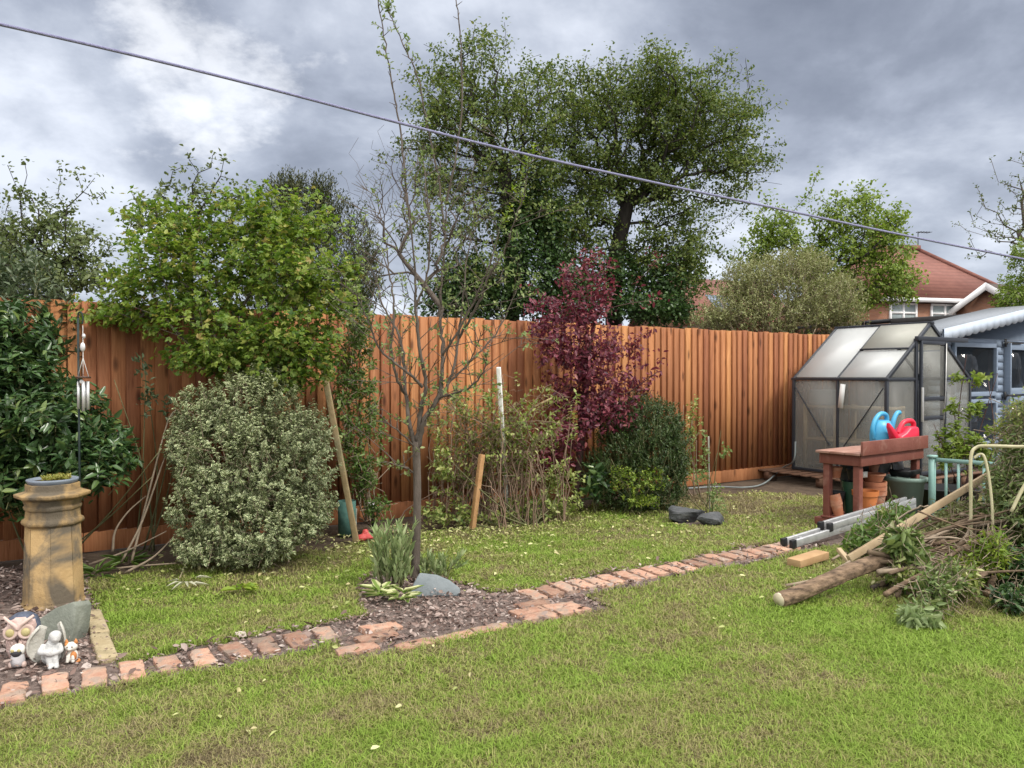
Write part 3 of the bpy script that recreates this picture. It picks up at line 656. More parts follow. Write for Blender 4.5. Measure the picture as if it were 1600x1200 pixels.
def wall_strip(x0, x1, z0, z1): 
    n = max(1, int(round((z1 - z0) / .115))); hh = (z1 - z0) / n
    for i in range(n):
        z = z0 + i * hh; wl.add([(x0, -.014, z + .004), (x1, -.014, z + .004), (x1, -.004, z + hh), (x0, -.004, z + hh), (x0, .03, z), (x1, .03, z), (x1, .03, z + hh), (x0, .03, z + hh)], [(0, 1, 2, 3), (4, 0, 3, 7), (1, 5, 6, 2), (0, 4, 5, 1), (3, 2, 6, 7), (5, 4, 7, 6)])
wall_strip(0, .55, .1, EV); wall_strip(.55, 1.82, .1, .33); wall_strip(.55, 1.82, 1.85, EV); wall_strip(1.82, 2.06, .1, EV); wall_strip(2.06, 4.2, 1.97, 1.98) if False else None
wall_strip(4.2, SW, .1, EV); wall_strip(2.06, 4.2, 1.9, EV)
wl.add([(0, -.01, EV + .004), (SW, -.01, EV + .004), (SW / 2, -.01, RG), (0, .03, EV + .004), (SW, .03, EV + .004), (SW / 2, .03, RG)], [(0, 1, 2), (5, 4, 3), (0, 2, 5, 3), (1, 4, 5, 2)])
wl.build('front_wall', m_blue, sh)
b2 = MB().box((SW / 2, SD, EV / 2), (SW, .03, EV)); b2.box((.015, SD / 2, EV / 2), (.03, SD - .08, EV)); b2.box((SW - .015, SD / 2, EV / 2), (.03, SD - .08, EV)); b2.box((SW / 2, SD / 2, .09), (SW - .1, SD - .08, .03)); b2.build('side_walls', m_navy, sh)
def win(x0, x1, z0, z1, par, y=-.02):
    fr = MB(); t = .065
    for a, b_ in (((x0, y, z0), (x1, y, z0)), ((x0, y, z1), (x1, y, z1))): fr.bar(a, b_, .04, t)
    for a, b_ in (((x0, y, z0 + t / 2), (x0, y, z1 - t / 2)), ((x1, y, z0 + t / 2), (x1, y, z1 - t / 2))): fr.bar(a, b_, t, .04)
    o = fr.build('window', m_blue, par, bevel=.003); MB().box(((x0 + x1) / 2, y + .012, (z0 + z1) / 2), (x1 - x0 - t, .006, z1 - z0 - t)).build('pane', m_glass, o); return o
win(.60, 1.78, 1.11, 1.83, sh); win(.60, 1.78, .37, 1.0, sh)
dr = MB(); yd = -.024
for z0, z1 in ((1.09, 1.88), (.12, 1.06)):
    for x in (2.10, 3.02): dr.bar((x, yd, z0), (x, yd, z1), .15, .035)
    for z in (z0 + .05, z1 - .05): dr.bar((2.175, yd, z), (2.945, yd, z), .035, .10)
dr.box((2.56, yd, .27), (.77, .03, .20)); dr = dr.build('stable_door', m_blue, sh, bevel=.003)
for z in (1.49, .66): MB().box((2.56, yd + .01, z), (.77, .006, .62 if z > 1 else .58)).build('pane', m_glass, dr)
for z in (1.88, 1.075):
    h = MB(); h.box((2.03, -.05, z), (.05, .012, .12)); h.prism([(2.05, z - .022), (2.05, z + .022), (2.52, z + .01), (2.52, z - .01)], -.056, -.044); h.build('strap_hinge', m_iron, dr)
dr2 = MB()
for x in (3.14, 4.1): dr2.bar((x, yd, .12), (x, yd, 1.88), .12, .035)
for z in (.2, 1.08, 1.83): dr2.bar((3.2, yd, z), (4.04, yd, z), .035, .10)
d2 = dr2.build('stable_door', m_blue, sh); MB().box((3.62, yd + .01, 1.0), (.84, .006, 1.6)).build('pane', m_glass, d2)
# roof slabs and the scalloped edge
m_felt = mat('roofing_felt', (.20, .22, .25), (.27, .29, .32), 40, .9, .3)
rfm = MB()
for s in (-1, 1):
    x0 = SW / 2 + s * (SW / 2 + .18); z0 = EV - .03 + .05; n = [(x0, z0), (SW / 2, RG + .07), (SW / 2, RG + .10), (x0, z0 + .03)]; rfm.prism(n, -.27, SD + .1)
rfm.build('roof', m_felt, sh)
for s in (-1, 1):
    sc = MB(); nx = 18; xa = SW / 2 + s * (SW / 2 + .18); za = EV + .05; zb = RG + .10; pts = []
    for i in range(nx * 8 + 1):
        t = i / (nx * 8); x = xa + (SW / 2 - xa) * t; z = za + (zb - za) * t; pts.append((x, z - .115 - .032 * abs(math.sin(math.pi * nx * t))))
    top = [(xa, za + .03), (SW / 2, zb + .03)]
    V = []; F = []
    for i, (x, z) in enumerate(pts):
        t = i / (nx * 8); zt = za + (zb - za) * t + .03; V += [(x, -.30, z), (x, -.30, zt), (x, -.275, z), (x, -.275, zt)]
    for i in range(len(pts) - 1):
        a = i * 4; b_ = a + 4; F += [(a, b_, b_ + 1, a + 1), (a + 2, a + 3, b_ + 3, b_ + 2), (a + 1, b_ + 1, b_ + 3, a + 3), (a, a + 2, b_ + 2, b_)]
    sc.add(V, F).build('scalloped_bargeboard', m_pale, sh)
# tools dimly seen through the panes
c, s_ = math.cos(R(32.6)), math.sin(R(32.6))
def spt(x, y, z): return np.array((5.80 + x * c - y * s_, 10.68 + x * s_ + y * c, z))
m_handle = mat('tool_handle', (.35, .22, .11), (.45, .30, .17), 8, .6)
tag(MB().tube([spt(1.50, .12, .12), spt(1.38, .35, 1.0)], .018, 8).build('broom_handle', m_handle), 'wooden broom handle leaning inside the lower shed window', 'broom')
o = MB().box((0, 0, 0), (.42, .3, .4)).build('blue_crate', mat('blue_plastic', (.02, .10, .24), (.03, .13, .30), 4, .5), bevel=.015); o.location = spt(.95, .35, .60); o.rotation_euler = (0, 0, R(32.6)); tag(o, 'blue box seen through the lower window of the summer house', 'box')
o = MB().box((0, 0, 0), (.5, .3, .36)).build('shed_cupboard', mat('dusty_board', (.13, .12, .11), (.18, .17, .16), 4, .8), bevel=.01); o.location = spt(2.6, .5, 1.62); o.rotation_euler = (0, 0, R(32.6)); tag(o, 'grey cupboard dimly seen through the upper door pane of the summer house', 'cupboard')

# ------------------------------------------------------------------ potting bench with its pots
m_bench = mat('red_brown_stain', (.155, .048, .034), (.21, .075, .055), 5, .65, .25, 30, stretch=(1, 1, 1), stain=((.30, .17, .13), 6, .56, .5))
m_btop = mat('worn_bench_top', (.26, .125, .09), (.38, .23, .18), 7, .75, .25, 30)
BO = np.array((3.10, 6.79)); BA = R(37); BL, BW, BH = 1.16, .42, .70
pb = thing('potting_bench', 'red brown stained potting bench with a backboard along its near side', 'bench', (BO[0], BO[1], 0), BA)
def bpt(x, y, z): return np.array((BO[0] + x * math.cos(BA) - y * math.sin(BA), BO[1] + x * math.sin(BA) + y * math.cos(BA), z))
tb = MB()
for i in range(3):
    tb.cur = .3 + .2 * i; tb.box((BL / 2, .075 + i * .142, BH - .011), (BL + .08, .138, .022))
tb.build('tabletop', m_btop, pb, bevel=.003)
MB().box((BL / 2, -.012, BH + .042), (BL + .06, .022, .125)).build('backboard', m_bench, pb, bevel=.004)
ap = MB(); ap.box((BL / 2, .018, BH - .072), (BL, .022, .095)); ap.box((BL / 2, BW - .018, BH - .072), (BL, .022, .095)); ap.box((.012, BW / 2, BH - .073), (.022, BW - .06, .092)); ap.box((BL - .012, BW / 2, BH - .073), (.022, BW - .06, .092)); ap.build('apron', m_bench, pb, bevel=.003)
for x in (.05, BL - .05):
    for yy in (.065, BW - .065): MB().box((x, yy, (BH - .03) / 2), (.062, .062, BH - .03)).build('leg', m_bench, pb, bevel=.004)
lo = MB()
for i in range(4): lo.box((BL / 2, .06 + i * .10, .085), (BL - .02, .085, .02))
lo.build('lower_shelf', m_bench, pb, bevel=.003)
for x in (.05, BL - .05): MB().box((x, BW / 2, .035), (.066, BW + .1, .07)).build('skid', m_bench, pb, bevel=.004)
m_terra = mat('terracotta', (.36, .135, .07), (.44, .18, .10), 6, .8, .1, stain=((.46, .30, .22), 5, .56, .6)); m_orange = mat('orange_plastic', (.52, .17, .05), (.57, .20, .07), 4, .5)
m_green = mat('dark_green_plastic', (.022, .07, .04), (.03, .09, .05), 4, .45); m_black = mat('black_plastic', (.014, .015, .017), (.024, .025, .028), 6, .45); m_gplas = mat('grey_green_plastic', (.16, .235, .20), (.20, .28, .24), 5, .55)
def pot(x, y, z, r, h, m, label, n=1, tilt=(0, 0, 0), cat='plant pot', group='pots under the potting bench'):
    t = thing('plant_pot', label, cat, bpt(x, y, z), 0, group, rot=tilt)
    for i in range(n):
        zo = i * h * .22; pr = [(r * .70, zo), (r * .92, zo + h * .80), (r * .915, zo + h * .80), (r * 1.0, zo + h * .805), (r * 1.02, zo + h), (r * .93, zo + h), (r * .88, zo + h * .8), (r * .66, zo + h * .1)]
        b = MB(); b.lathe(pr, 24)
        o = b.build('pot' if n > 1 else 'body', m, t, smooth=False, bevel=0); o.data.polygons.foreach_set('use_smooth', [True] * len(o.data.polygons))
        md = o.modifiers.new('edge', 'EDGE_SPLIT'); md.split_angle = R(40)
    return t
SZ = .096
pot(.30, .13, SZ, .115, .235, m_orange, 'bright orange plastic pot at the front of the bench shelf')
pot(.58, .20, SZ, .115, .20, m_terra, 'stack of terracotta pots right of the bright orange pot', 3)
pot(.58, .20, SZ + .20 + .088, .105, .075, m_terra, 'shallow terracotta pan on top of the terracotta stack')
pot(.58, .20, SZ + .375, .05, .07, mat('brown_clay', (.17, .08, .055), (.22, .11, .08), 5, .8), 'small brown pot standing in the shallow terracotta pan')
pot(.33, .28, SZ + .0, .085, .30, m_green, 'dark green pot behind the bright orange pot', 1)
pot(.33, .25, SZ + .31, .075, .11, m_black, 'black square shouldered pot with a white sticker on the green pot', 1)
o = MB().box((0, 0, 0), (.06, .002, .055)).build('price_sticker', m_white); o.location = bpt(.37, .17, SZ + .37); o.rotation_euler = (0, 0, BA - .2); tag(o, 'white sticker on the black pot under the bench', 'sticker')
pot(.10, .27, SZ, 0.058, .12, m_terra, 'tilted stack of small terracotta pots behind the left bench leg', 4, (R(-10), R(-12), 0))
pot(.20, .36, SZ, .08, .17, m_black, 'black pot at the back left of the bench shelf', 2); pot(.17, .35, SZ + .34, .06, .10, m_terra, 'red clay pot standing on the black pots at the back left')
pot(.42, .36, SZ, .08, .36, m_black, 'tall black pots stacked at the back of the bench shelf', 2)
# black bag slumped at the back of the shelf
bg = MB(); rgb = np.random.default_rng(3)
bg.ell((0, 0, .10), (.16, .12, .11)); bg.ell((.1, .02, .20), (.12, .10, .12)); bg.ell((-.07, .0, .22), (.10, .08, .12))
o = remesh(bg.build('bin_bag', m_black, smooth=True), .02, 2); o.location = bpt(.74, .33, SZ + .22); tag(o, 'crumpled black plastic bag under the right of the bench', 'bag')
tb_ = thing('plastic_tub', 'large grey green plastic tub at the right end of the bench', 'tub', bpt(1.02, .12, 0))
MB().lathe([(.14, 0), (.175, .36), (.20, .365), (.205, .40), (.185, .405), (.165, .36), (.13, .03)], 28).build('body', m_gplas, tb_)
tr = thing('seed_tray', 'black seed tray lying on the grey green tub', 'tray', bpt(1.02, .12, .405), BA)
MB().lathe([(.14, 0), (.17, .05), (.175, .07), (.16, .07), (.13, .012)], 4, ph=R(45), sx=1.1, sy=.8).build('body', m_black, tr); MB().box((.03, .09, .11), (.2, .02, .12), (R(-12), 0, 0)).build('panel', mat('grey_plastic', (.10, .105, .115), (.14, .145, .155), 5, .4), tr)
bt = thing('rubber_bucket', 'low black rubber tub behind the branch heap', 'tub', G(1478, 800) * (1, 1, 0))
MB().lathe([(.20, 0), (.27, .24), (.285, .25), (.26, .255), (.19, .02)], 24, sx=1.2).build('body', m_black, bt)
# watering cans on the bench top
m_bluep = mat('sky_blue_plastic', (.045, .31, .54), (.065, .37, .60), 9, .38, spec=.5); m_redp = mat('red_plastic', (.58, .012, .04), (.66, .02, .06), 9, .38, spec=.5)
wc = thing('watering_can', 'sky blue plastic watering can on the bench', 'watering can', bpt(.84, .26, BH), BA - R(5), 'watering cans on the bench'); wc.scale = (1.28,) * 3
b = MB(); b.lathe([(.085, 0), (.095, .01), (.10, .09), (.092, .15), (.07, .19), (.045, .20), (.04, .195)], 24, sx=1.05, sy=.75); b.build('body', m_bluep, wc, smooth=True)
MB().tube(spline([(.07, 0, .06), (.12, 0, .11), (.16, 0, .20), (.20, 0, .245), (.235, 0, .25)]), [.03, .029, .028, .027, .026, .025, .024, .023, .022, .021, .02, .02, .019, .019, .019, .018, .018, .017, .017, .017, .017, .017, .017, .017, .017, .017, .017, .017, .017, .017, .017, .017, .017], 12).build('spout', m_bluep, wc, smooth=True)
MB().tube(spline([(-.095, 0, .06), (-.115, 0, .13), (-.085, 0, .20), (-.02, 0, .245), (.055, 0, .235), (.07, 0, .17)]), .017, 10).build('handle', m_bluep, wc, smooth=True)
wc = thing('watering_can', 'red plastic watering can with broad pointed spout on the bench', 'watering can', bpt(.93, .105, BH), BA + R(-8), 'watering cans on the bench'); wc.scale = (1.30,) * 3
b = MB(); b.prism([(-.10, 0), (.12, 0), (.128, .10), (.12, .15), (.02, .15), (-.03, .11), (-.10, .085)], -.06, .06); b.build('body', m_redp, wc, bevel=.018)
b = MB(); b.add([(-.09, -.035, .03), (-.09, .035, .03), (-.09, .035, .10), (-.09, -.035, .10), (-.17, -.014, .15), (-.17, .014, .15), (-.165, .014, .185), (-.165, -.014, .185)], [(3, 2, 1, 0), (4, 5, 6, 7), (0, 1, 5, 4), (1, 2, 6, 5), (2, 3, 7, 6), (3, 0, 4, 7)]); b.build('spout', m_redp, wc, bevel=.006)
MB().tube(spline([(-.05, 0, .10), (-.01, 0, .16), (.03, 0, .185), (.10, 0, .19), (.135, 0, .165), (.13, 0, .08)]), .018, 10).build('handle', m_redp, wc, smooth=True)

# ------------------------------------------------------------------ mint railing and cream tube chair
m_mint = mat('mint_paint', (.22, .40, .36), (.28, .46, .42), 8, .55, stain=((.35, .42, .38), 10, .6, .6)); m_cream = mat('cream_paint', (.46, .42, .25), (.56, .52, .34), 8, .5, stain=((.36, .27, .13), 12, .62, .7))
ra = G(1456, 815) * (1, 1, 0); rl = thing('metal_railing', 'mint green railing with thin upright bars', 'railing', (ra[0], ra[1], 0), math.atan2(-.84, .54) + .18)
RH = CAMH - (718 - HOR) / FPX * ra[1]; b = MB(); b.bar((0, 0, RH), (1.9, 0, RH), .03, .035); b.bar((.03, 0, .12), (1.9, 0, .12), .03, .03); b.build('rail', m_mint, rl)
MB().box((0, 0, RH / 2 + .01), (.05, .05, RH + .02)).build('post', m_mint, rl); MB().box((0, 0, RH + .03), (.075, .075, .022)).build('cap', m_mint, rl)
for i in range(17): MB().bar((.12 + i * .105, 0, .12), (.12 + i * .105, 0, RH - .01), .02, .02).build('bar', m_mint, rl)
Yc = 5.30; tc_ = thing('tube_chair', 'cream painted tubular metal chair half buried in the branch heap', 'chair', P(1540, 860, Yc) * (1, 1, 0))
o0 = np.array(tc_.location)
def lp(px, py, Y=Yc): return P(px, py, Y) - o0
MB().tube(spline([lp(1517, 860), lp(1517, 780), lp(1517, 715), lp(1526, 699), lp(1545, 697, 5.25), lp(1585, 698, 5.15), lp(1625, 700, 5.05), lp(1640, 720, 5.0), lp(1640, 850, 5.0)], 6), .0115, 10).build('back_frame', m_cream, tc_, smooth=True)
MB().tube(spline([lp(1522, 716), lp(1530, 710, 5.3), lp(1538, 714, 5.28), lp(1545, 745, 5.25), lp(1550, 790, 5.22), lp(1552, 850, 5.2)], 6), .009, 10).build('arm_frame', m_cream, tc_, smooth=True)
MB().tube(spline([lp(1628, 700, 5.05), lp(1632, 712, 5.0), lp(1600, 760, 5.0), lp(1580, 800, 5.0)], 6), .011, 8).build('seat_frame', m_cream, tc_, smooth=True)

# ------------------------------------------------------------------ ladder, planks, stakes
m_ladder = mat('aluminium', (.42, .43, .44), (.58, .59, .60), 14, .45, metal=.55, stain=((.25, .25, .25), 5, .58, .6))
def stick_bar(name, a, b, w_, h_, m, label, cat, group=None, up=(0, 0, 1), bevel=.004):
    o = MB().bar(a, b, w_, h_, up).build(name, m, bevel=bevel); return tag(o, label, cat, group)
a = G(1240, 850, .045); b_ = P(1425, 792, 7.15); ld = thing('ladder', 'aluminium ladder lying folded on the grass at the end of the path', 'ladder', a)
dv = b_ - a; sd = nrm(np.cross(dv, (0, 0, 1))); up = nrm(np.cross(sd, dv)); nearr = sd
for q, off in ((0, 0.0), (1, -.085)):
    for lay in (0, 1):
        o_ = sd * (-off) * -1 + up * lay * .045; st_ = dv * (.0 if lay == 0 else .28)
        MB().bar(o_ + st_, o_ + dv * 1.03, .026, .06, up).build('stile', m_ladder, ld, bevel=.003)
        MB().bar(o_ + st_ - nrm(dv) * .035, o_ + st_ + nrm(dv) * .02, .034, .07, up).build('rubber_foot', m_black, ld, bevel=.004)
for i in range(6): MB().bar(dv * (.1 + i * .16), dv * (.1 + i * .16) - sd * .085, .03, .025).build('rung', m_ladder, ld)
m_plank = mat('new_timber', (.34, .25, .15), (.46, .36, .23), 7, .75, .15, stretch=(1, 1, 1), stain=((.36, .25, .14), 3, .6, .5))
stick_bar('timber_plank', P(1326, 873, 5.30), P(1552, 738, 5.85), .036, .048, m_plank, 'long pale timber plank sloping up over the branch heap', 'plank', up=(0, .3, 1))
stick_bar('timber_offcut', P(1551, 732, 5.9), P(1554, 790, 5.85), .07, .03, m_plank, 'short pale timber upright at the top end of the long plank', 'plank')
m_ply = mat('red_cut_timber', (.30, .15, .07), (.38, .21, .11), 7, .8, .2)
stick_bar('timber_block', G(1240, 880, .035), G(1285, 866, .045), (.11), .055, mat('cedar_offcut', (.36, .22, .11), (.46, .30, .16), 7, .8, .2), 'short thick timber offcut lying on the grass beside the log', 'timber block')
stick_bar('timber_batten', P(1310, 858, 5.6), P(1330, 882, 5.45), .035, .03, m_plank, 'thin pale batten stub crossing the log', 'batten')
stick_bar('timber_block', P(1478, 808, 6.0), P(1500, 812, 5.95), .14, .11, m_ply, 'red brown timber block on top of the branch heap', 'timber block')
m_stake = mat('weathered_stake', (.28, .20, .10), (.42, .33, .19), 9, .85, .3, stain=((.22, .21, .12), 4, .5, .7))
stick_bar('leaning_post', G(557, 848), P(499, 543, 6.35), .045, .04, m_stake, 'long thin wooden post leaning on the tall green shrub', 'post', up=(0, 1, 0))
stick_bar('short_stake', G(738, 827), P(753, 710, 7.0), .045, .045, mat('orange_stake', (.36, .19, .08), (.46, .27, .13), 8, .8, .3), 'short brown stake standing in the tangled shrub', 'stake')
m_flake = mat('flaking_white_paint', (.70, .70, .66), (.80, .80, .76), 9, .7, .2, stain=((.34, .29, .22), 7, .50, .8))
stick_bar('painted_post', G(793, 812), P(779, 574, 7.05), .038, .035, m_flake, 'tall white post with flaking paint in the tangled shrub', 'post')
stick_bar('bamboo_cane', P(862, 622, 7.45), P(826, 640, 7.3), .018, .016, m_stake, 'bare cane sticking out left from the purple tree', 'cane')
stick_bar('bamboo_cane', G(1109, 806), P(1107, 682, 7.3), .014, .014, mat('grey_cane', (.40, .38, .33), (.5, .48, .43), 8, .7), 'pale cane supporting the young sapling between the two rocks', 'cane')
# the plastic mesh guard, small sign, red dropped tool, flat stone under the leaning post
m_mesh = mat('green_mesh', (.05, .13, .11), (.09, .19, .16), 30, .7)
o = MB().lathe([(.075, 0), (.08, .30), (.078, .30), (.073, .002)], 14).build('plant_guard', m_mesh); o.location = G(542, 836); tag(o, 'green plastic plant guard at the foot of the variegated bush', 'plant guard')
stick_bar('grey_stake', G(553, 838), P(555, 795, 6.9), .035, .02, mat('grey_slat_wood', (.35, .38, .32), (.44, .46, .40), 8, .8), 'short grey slat behind the foot of the leaning post', 'slat')
sg = thing('plant_label', 'small white printed plant label on a black stake by the fence', 'plant label', G(583, 828))
MB().box((0, 0, .07), (.025, .012, .16)).build('stake', m_black, sg); lb = MB().box((-.02, -.01, .20), (.055, .006, .10), (0, .12, 0)).build('card', m_white, sg)
sq = MB()
for x, z in ((-.03, .225), (-.012, .20), (-.025, .185), (-.008, .235), (-.03, .165)): sq.box((x, -.0155, z), (.012, .003, .016), (0, .12, 0))
sq.build('print', m_black, lb)
m_redt = mat('faded_red', (.46, .06, .055), (.55, .10, .09), 8, .5)
rt = thing('red_toy', 'red plastic pieces lying on the soil by the leaning post', 'toy', G(570, 846))
b = MB(); b.ell((-.03, 0, .03), (.05, .035, .03)); b.ell((.03, .02, .035), (.045, .03, .028)); b.ell((.0, .03, .07), (.03, .03, .03)); b.tube([(-.06, -.02, .03), (.08, .0, .035)], .014, 8); remesh(b.build('body', m_redt, rt, smooth=True), .008, 2)
o = MB().ell((0, 0, .02), (.05, .03, .028)).build('red_ball', m_redt, smooth=True); o.location = G(598, 848); tag(o, 'red lump on the soil right of the larger red pieces', 'toy')

# ------------------------------------------------------------------ rocks
def rock(name, loc, size, seed, m, label, rz=0, tilt=(0, 0), cuts=16, bev=.006, cat='rock'):
    import bmesh
    rng = np.random.default_rng(seed); bm = bmesh.new(); bmesh.ops.create_icosphere(bm, subdivisions=4, radius=1)
    for v in bm.verts: v.co *= 1.25
    for i in range(cuts):
        n = Vector(nrm(rng.normal(0, 1, 3))); dd = rng.uniform(.55, .85)
        for v in bm.verts:
            e_ = v.co.dot(n) - dd
            if e_ > 0: v.co -= n * e_
    for v in bm.verts: v.co += Vector(rng.normal(0, .012, 3)); v.co = Vector((v.co.x * size[0], v.co.y * size[1], v.co.z * size[2]))
    me = bpy.data.meshes.new(name); bm.to_mesh(me); bm.free(); attr(me, 'rnd', np.full(len(me.vertices), .5)); me.materials.append(m); o = link(bpy.data.objects.new(name, me))
    o.location = loc; o.rotation_euler = (tilt[0], tilt[1], rz); return tag(o, label, cat)
m_slate = mat('blue_slate', (.15, .175, .185), (.21, .235, .245), 7, .75, .4, 22, stain=((.55, .55, .52), 16, .70, .6)); m_grn = mat('green_stone', (.15, .165, .135), (.24, .255, .215), 8, .8, .5, 25, stain=((.42, .43, .38), 7, .58, .55))
m_dstone = mat('dark_stone', (.045, .048, .052), (.10, .105, .11), 8, .75, .5, 25, stain=((.25, .25, .25), 6, .60, .5))
g = G(676, 934)
sl_ = MB(); sl_.prism([(-.155, -.02), (.165, -.02), (.17, .03), (.10, .085), (.02, .12), (-.09, .135), (-.125, .07)], -.045, .045); o = sl_.build('slate_stone', m_slate, bevel=.012); o.location = g + (0, .06, 0); o.rotation_euler = (R(-28), 0, R(4)); tag(o, 'flat blue grey slate leaning at the foot of the small tree', 'rock')
g = G(100, 1005)
sl_ = MB(); sl_.prism([(-.17, -.03), (.13, -.03), (.15, .06), (.145, .185), (.12, .205), (.0, .165), (-.13, .085)], -.07, .07); o = sl_.build('boulder', m_grn, bevel=.007); o.scale = (.84, .9, .95); o.location = GB(92, 1006, .09); o.rotation_euler = (R(-12), 0, R(-8)); tag(o, 'grey green boulder between chimney pot and angel figurine', 'rock')
rock('garden_rock', G(1070, 818) + (0, .10, .05), (.22, .14, .10), 5, m_dstone, 'larger dark grey rock left of the sapling', .3); rock('garden_rock', G(1118, 822) + (0, .08, .03), (.15, .10, .075), 9, m_dstone, 'smaller dark grey rock right of the sapling', .5)
rock('flat_stone', G(602, 834) + (0, .05, .01), (.16, .10, .035), 12, mat('brown_stone', (.22, .16, .12), (.30, .23, .18), 9, .85, .4), 'flat brown stone lying on the soil behind the small tree')

# ------------------------------------------------------------------ chimney pot
m_buff = mat('buff_clay', (.31, .20, .085), (.40, .275, .13), 5, .85, .45, 34, stain=((.085, .075, .06), 3.4, .43, .9), detail=8)
cp = thing('chimney_pot', 'tall octagonal buff clay chimney pot with dark stains used as a planter stand', 'chimney pot', GB(84, 957, .18), 0)
k8 = R(22.5 + 3)
b = MB(); b.lathe([(.205, 0), (.205, .012), (.19, .03), (.172, .50), (.172, .505), (.192, .515), (.196, .53), (.188, .545), (.172, .552), (.168, .60), (.178, .606), (.182, .625), (.172, .632), (.185, .66), (.188, .668)], 8, ph=k8); b.build('shaft', m_buff, cp, bevel=.006)
b = MB(); b.lathe([(.19, .668), (.235, .685), (.238, .705), (.17, .722), (.17, .765), (.158, .768), (.15, .73)], 8, ph=k8); b.build('rim', m_buff, cp, bevel=.006)
m_bowl = mat('blue_grey_plastic', (.15, .18, .22), (.20, .23, .28), 6, .45)
cp.scale = (.87, .87, .965)
bw_ = thing('plant_bowl', 'blue grey shallow bowl set in the top of the chimney pot', 'bowl', np.array(cp.location) + (0, 0, .728)); bw_.scale = (.87,) * 3
MB().lathe([(.12, -.02), (.150, .015), (.160, .03), (.162, .042), (.15, .045), (.14, .03), (.12, .012)], 32).build('body', m_bowl, bw_, smooth=True); MB().lathe([(.12, .006), (.138, .026), (.001, .032)], 24).build('soil', m_soil, bw_, smooth=True)
rg = np.random.default_rng(21); n = 95; an = rg.uniform(0, 6.28, n); rr = .055 + .075 * np.sqrt(rg.uniform(0, 1, n)) * .0; q = np.stack([.03 + rg.normal(0, .045, n), .01 + rg.normal(0, .05, n), np.full(n, .03)], -1); q = q[np.linalg.norm(q[:, :2], axis=1) < .13]
su = thing('succulent_plant', 'low yellow green succulents in the bowl on the chimney pot', 'plant', bw_.location); su.scale = (.87,) * 3
dn = nrm(rg.normal(0, .5, q.shape) + (0, 0, 1)); pp = shoots(rg, q + dn * .03, dn, .025, 9, .022, .011, lean=.6, up=.3)
leaf_object('leaves', *pp, leafmat('succulent', [(.11, .13, .03), (.26, .28, .06), (.38, .36, .10), (.30, .15, .06)]), su)

# ------------------------------------------------------------------ garden ornaments
m_pink = mat('dusty_pink', (.48, .33, .29), (.60, .45, .41), 38, .8, .5, 45); m_palep = mat('pale_pink', (.50, .37, .32), (.60, .46, .41), 30, .7); m_navyf = mat('slate_blue_feather', (.05, .06, .09), (.10, .12, .17), 30, .7, .4, 50)
m_eye = mat('yellow_eye', (.40, .34, .15), (.48, .42, .21), 10, .35); m_beak = mat('dark_beak', (.05, .03, .03), (.08, .05, .045), 8, .5)
ow = thing('owl_ornament', 'large pink owl ornament with big yellow eyes', 'owl ornament', GB(36, 1034, .07), R(14)); ow.scale = (.80,) * 3
b = MB(); b.lathe([(.03, 0), (.068, .01), (.085, .06), (.088, .11), (.084, .16), (.086, .20), (.075, .235), (.045, .255), (.005, .262)], 24, sy=.9); b.build('body', m_pink, ow, smooth=True)
b = MB(); b.lathe([(.092, .05), (.095, .12), (.092, .2), (.078, .243), (.045, .266), (.004, .274)], 24, c=(0, .014, 0), sy=.85); b.build('wings', m_navyf, ow, smooth=True)
fe = MB(); rfe = np.random.default_rng(2)
for q in range(7):
    z = .125 - q * .017
    for h in range(-4, 5):
        an_ = (h + .5 * (q % 2)) * .27; r0 = float(np.interp(z, [.01, .06, .11, .16], [.068, .085, .088, .084])); fe.cur = rfe.uniform(0, 1)
        fe.ell((r0 * math.sin(an_), -r0 * .9 * math.cos(an_), z), (.0125, .005, .014), 8, 5, rot=(0, 0, an_))
fe.build('breast_feathers', mat('breast_feather', (.46, .32, .28), (.60, .46, .42), 40, .8, rndv=.5), ow, smooth=True)
for x in (-.042, .042):
    MB().lathe([(.044, 0), (.046, .006), (.036, .012), (.03, .008), (.001, .008)], 20, c=(x, -.072, .175), rot=(R(82), 0, R(x * 300))).build('eye_ring', m_palep, ow, smooth=True)
    MB().ell((x, -.082, .175), (.026, .012, .026)).build('eye', m_eye, ow, smooth=True)
for s in (-1, 1): MB().tube(spline([(0, -.082, .195), (s * .02, -.083, .222), (s * .05, -.078, .245), (s * .082, -.06, .268)]), np.linspace(.014, .009, 25), 8).build('brow', m_palep, ow, smooth=True)
MB().lathe([(.001, -.03), (.012, 0), (.010, .012), (.001, .018)], 10, c=(0, -.088, .140)).build('beak', m_beak, ow, smooth=True)
so_ = thing('owl_ornament', 'small grey owl figurine with a white face in front of the big owl', 'owl ornament', GB(28, 1038, -.03), R(14))
MB().lathe([(.01, 0), (.028, .008), (.032, .03), (.028, .055), (.024, .062)], 16).build('body', mat('dove_grey', (.42, .41, .42), (.55, .53, .54), 30, .8), so_, smooth=True)
MB().ell((0, 0, .08), (.034, .03, .030)).build('head', mat('off_white', (.66, .65, .60), (.74, .73, .68), 12, .7), so_, smooth=True)
MB().lathe([(.001, -.022), (.026, .005), (.020, .016), (.001, .02)], 12, c=(0, -.022, .066), sy=.5).build('mask', mat('charcoal', (.03, .03, .035), (.05, .05, .055), 20, .7), so_, smooth=True)
for x in (-.014, .014): MB().ell((x, -.029, .086), (.008, .004, .008), 10, 6).build('eye', m_eye, so_, smooth=True)
for x in (-.028, .028): MB().ell((x, -.008, .012), (.012, .014, .016), 10, 6).build('foot', m_palep, so_, smooth=True)
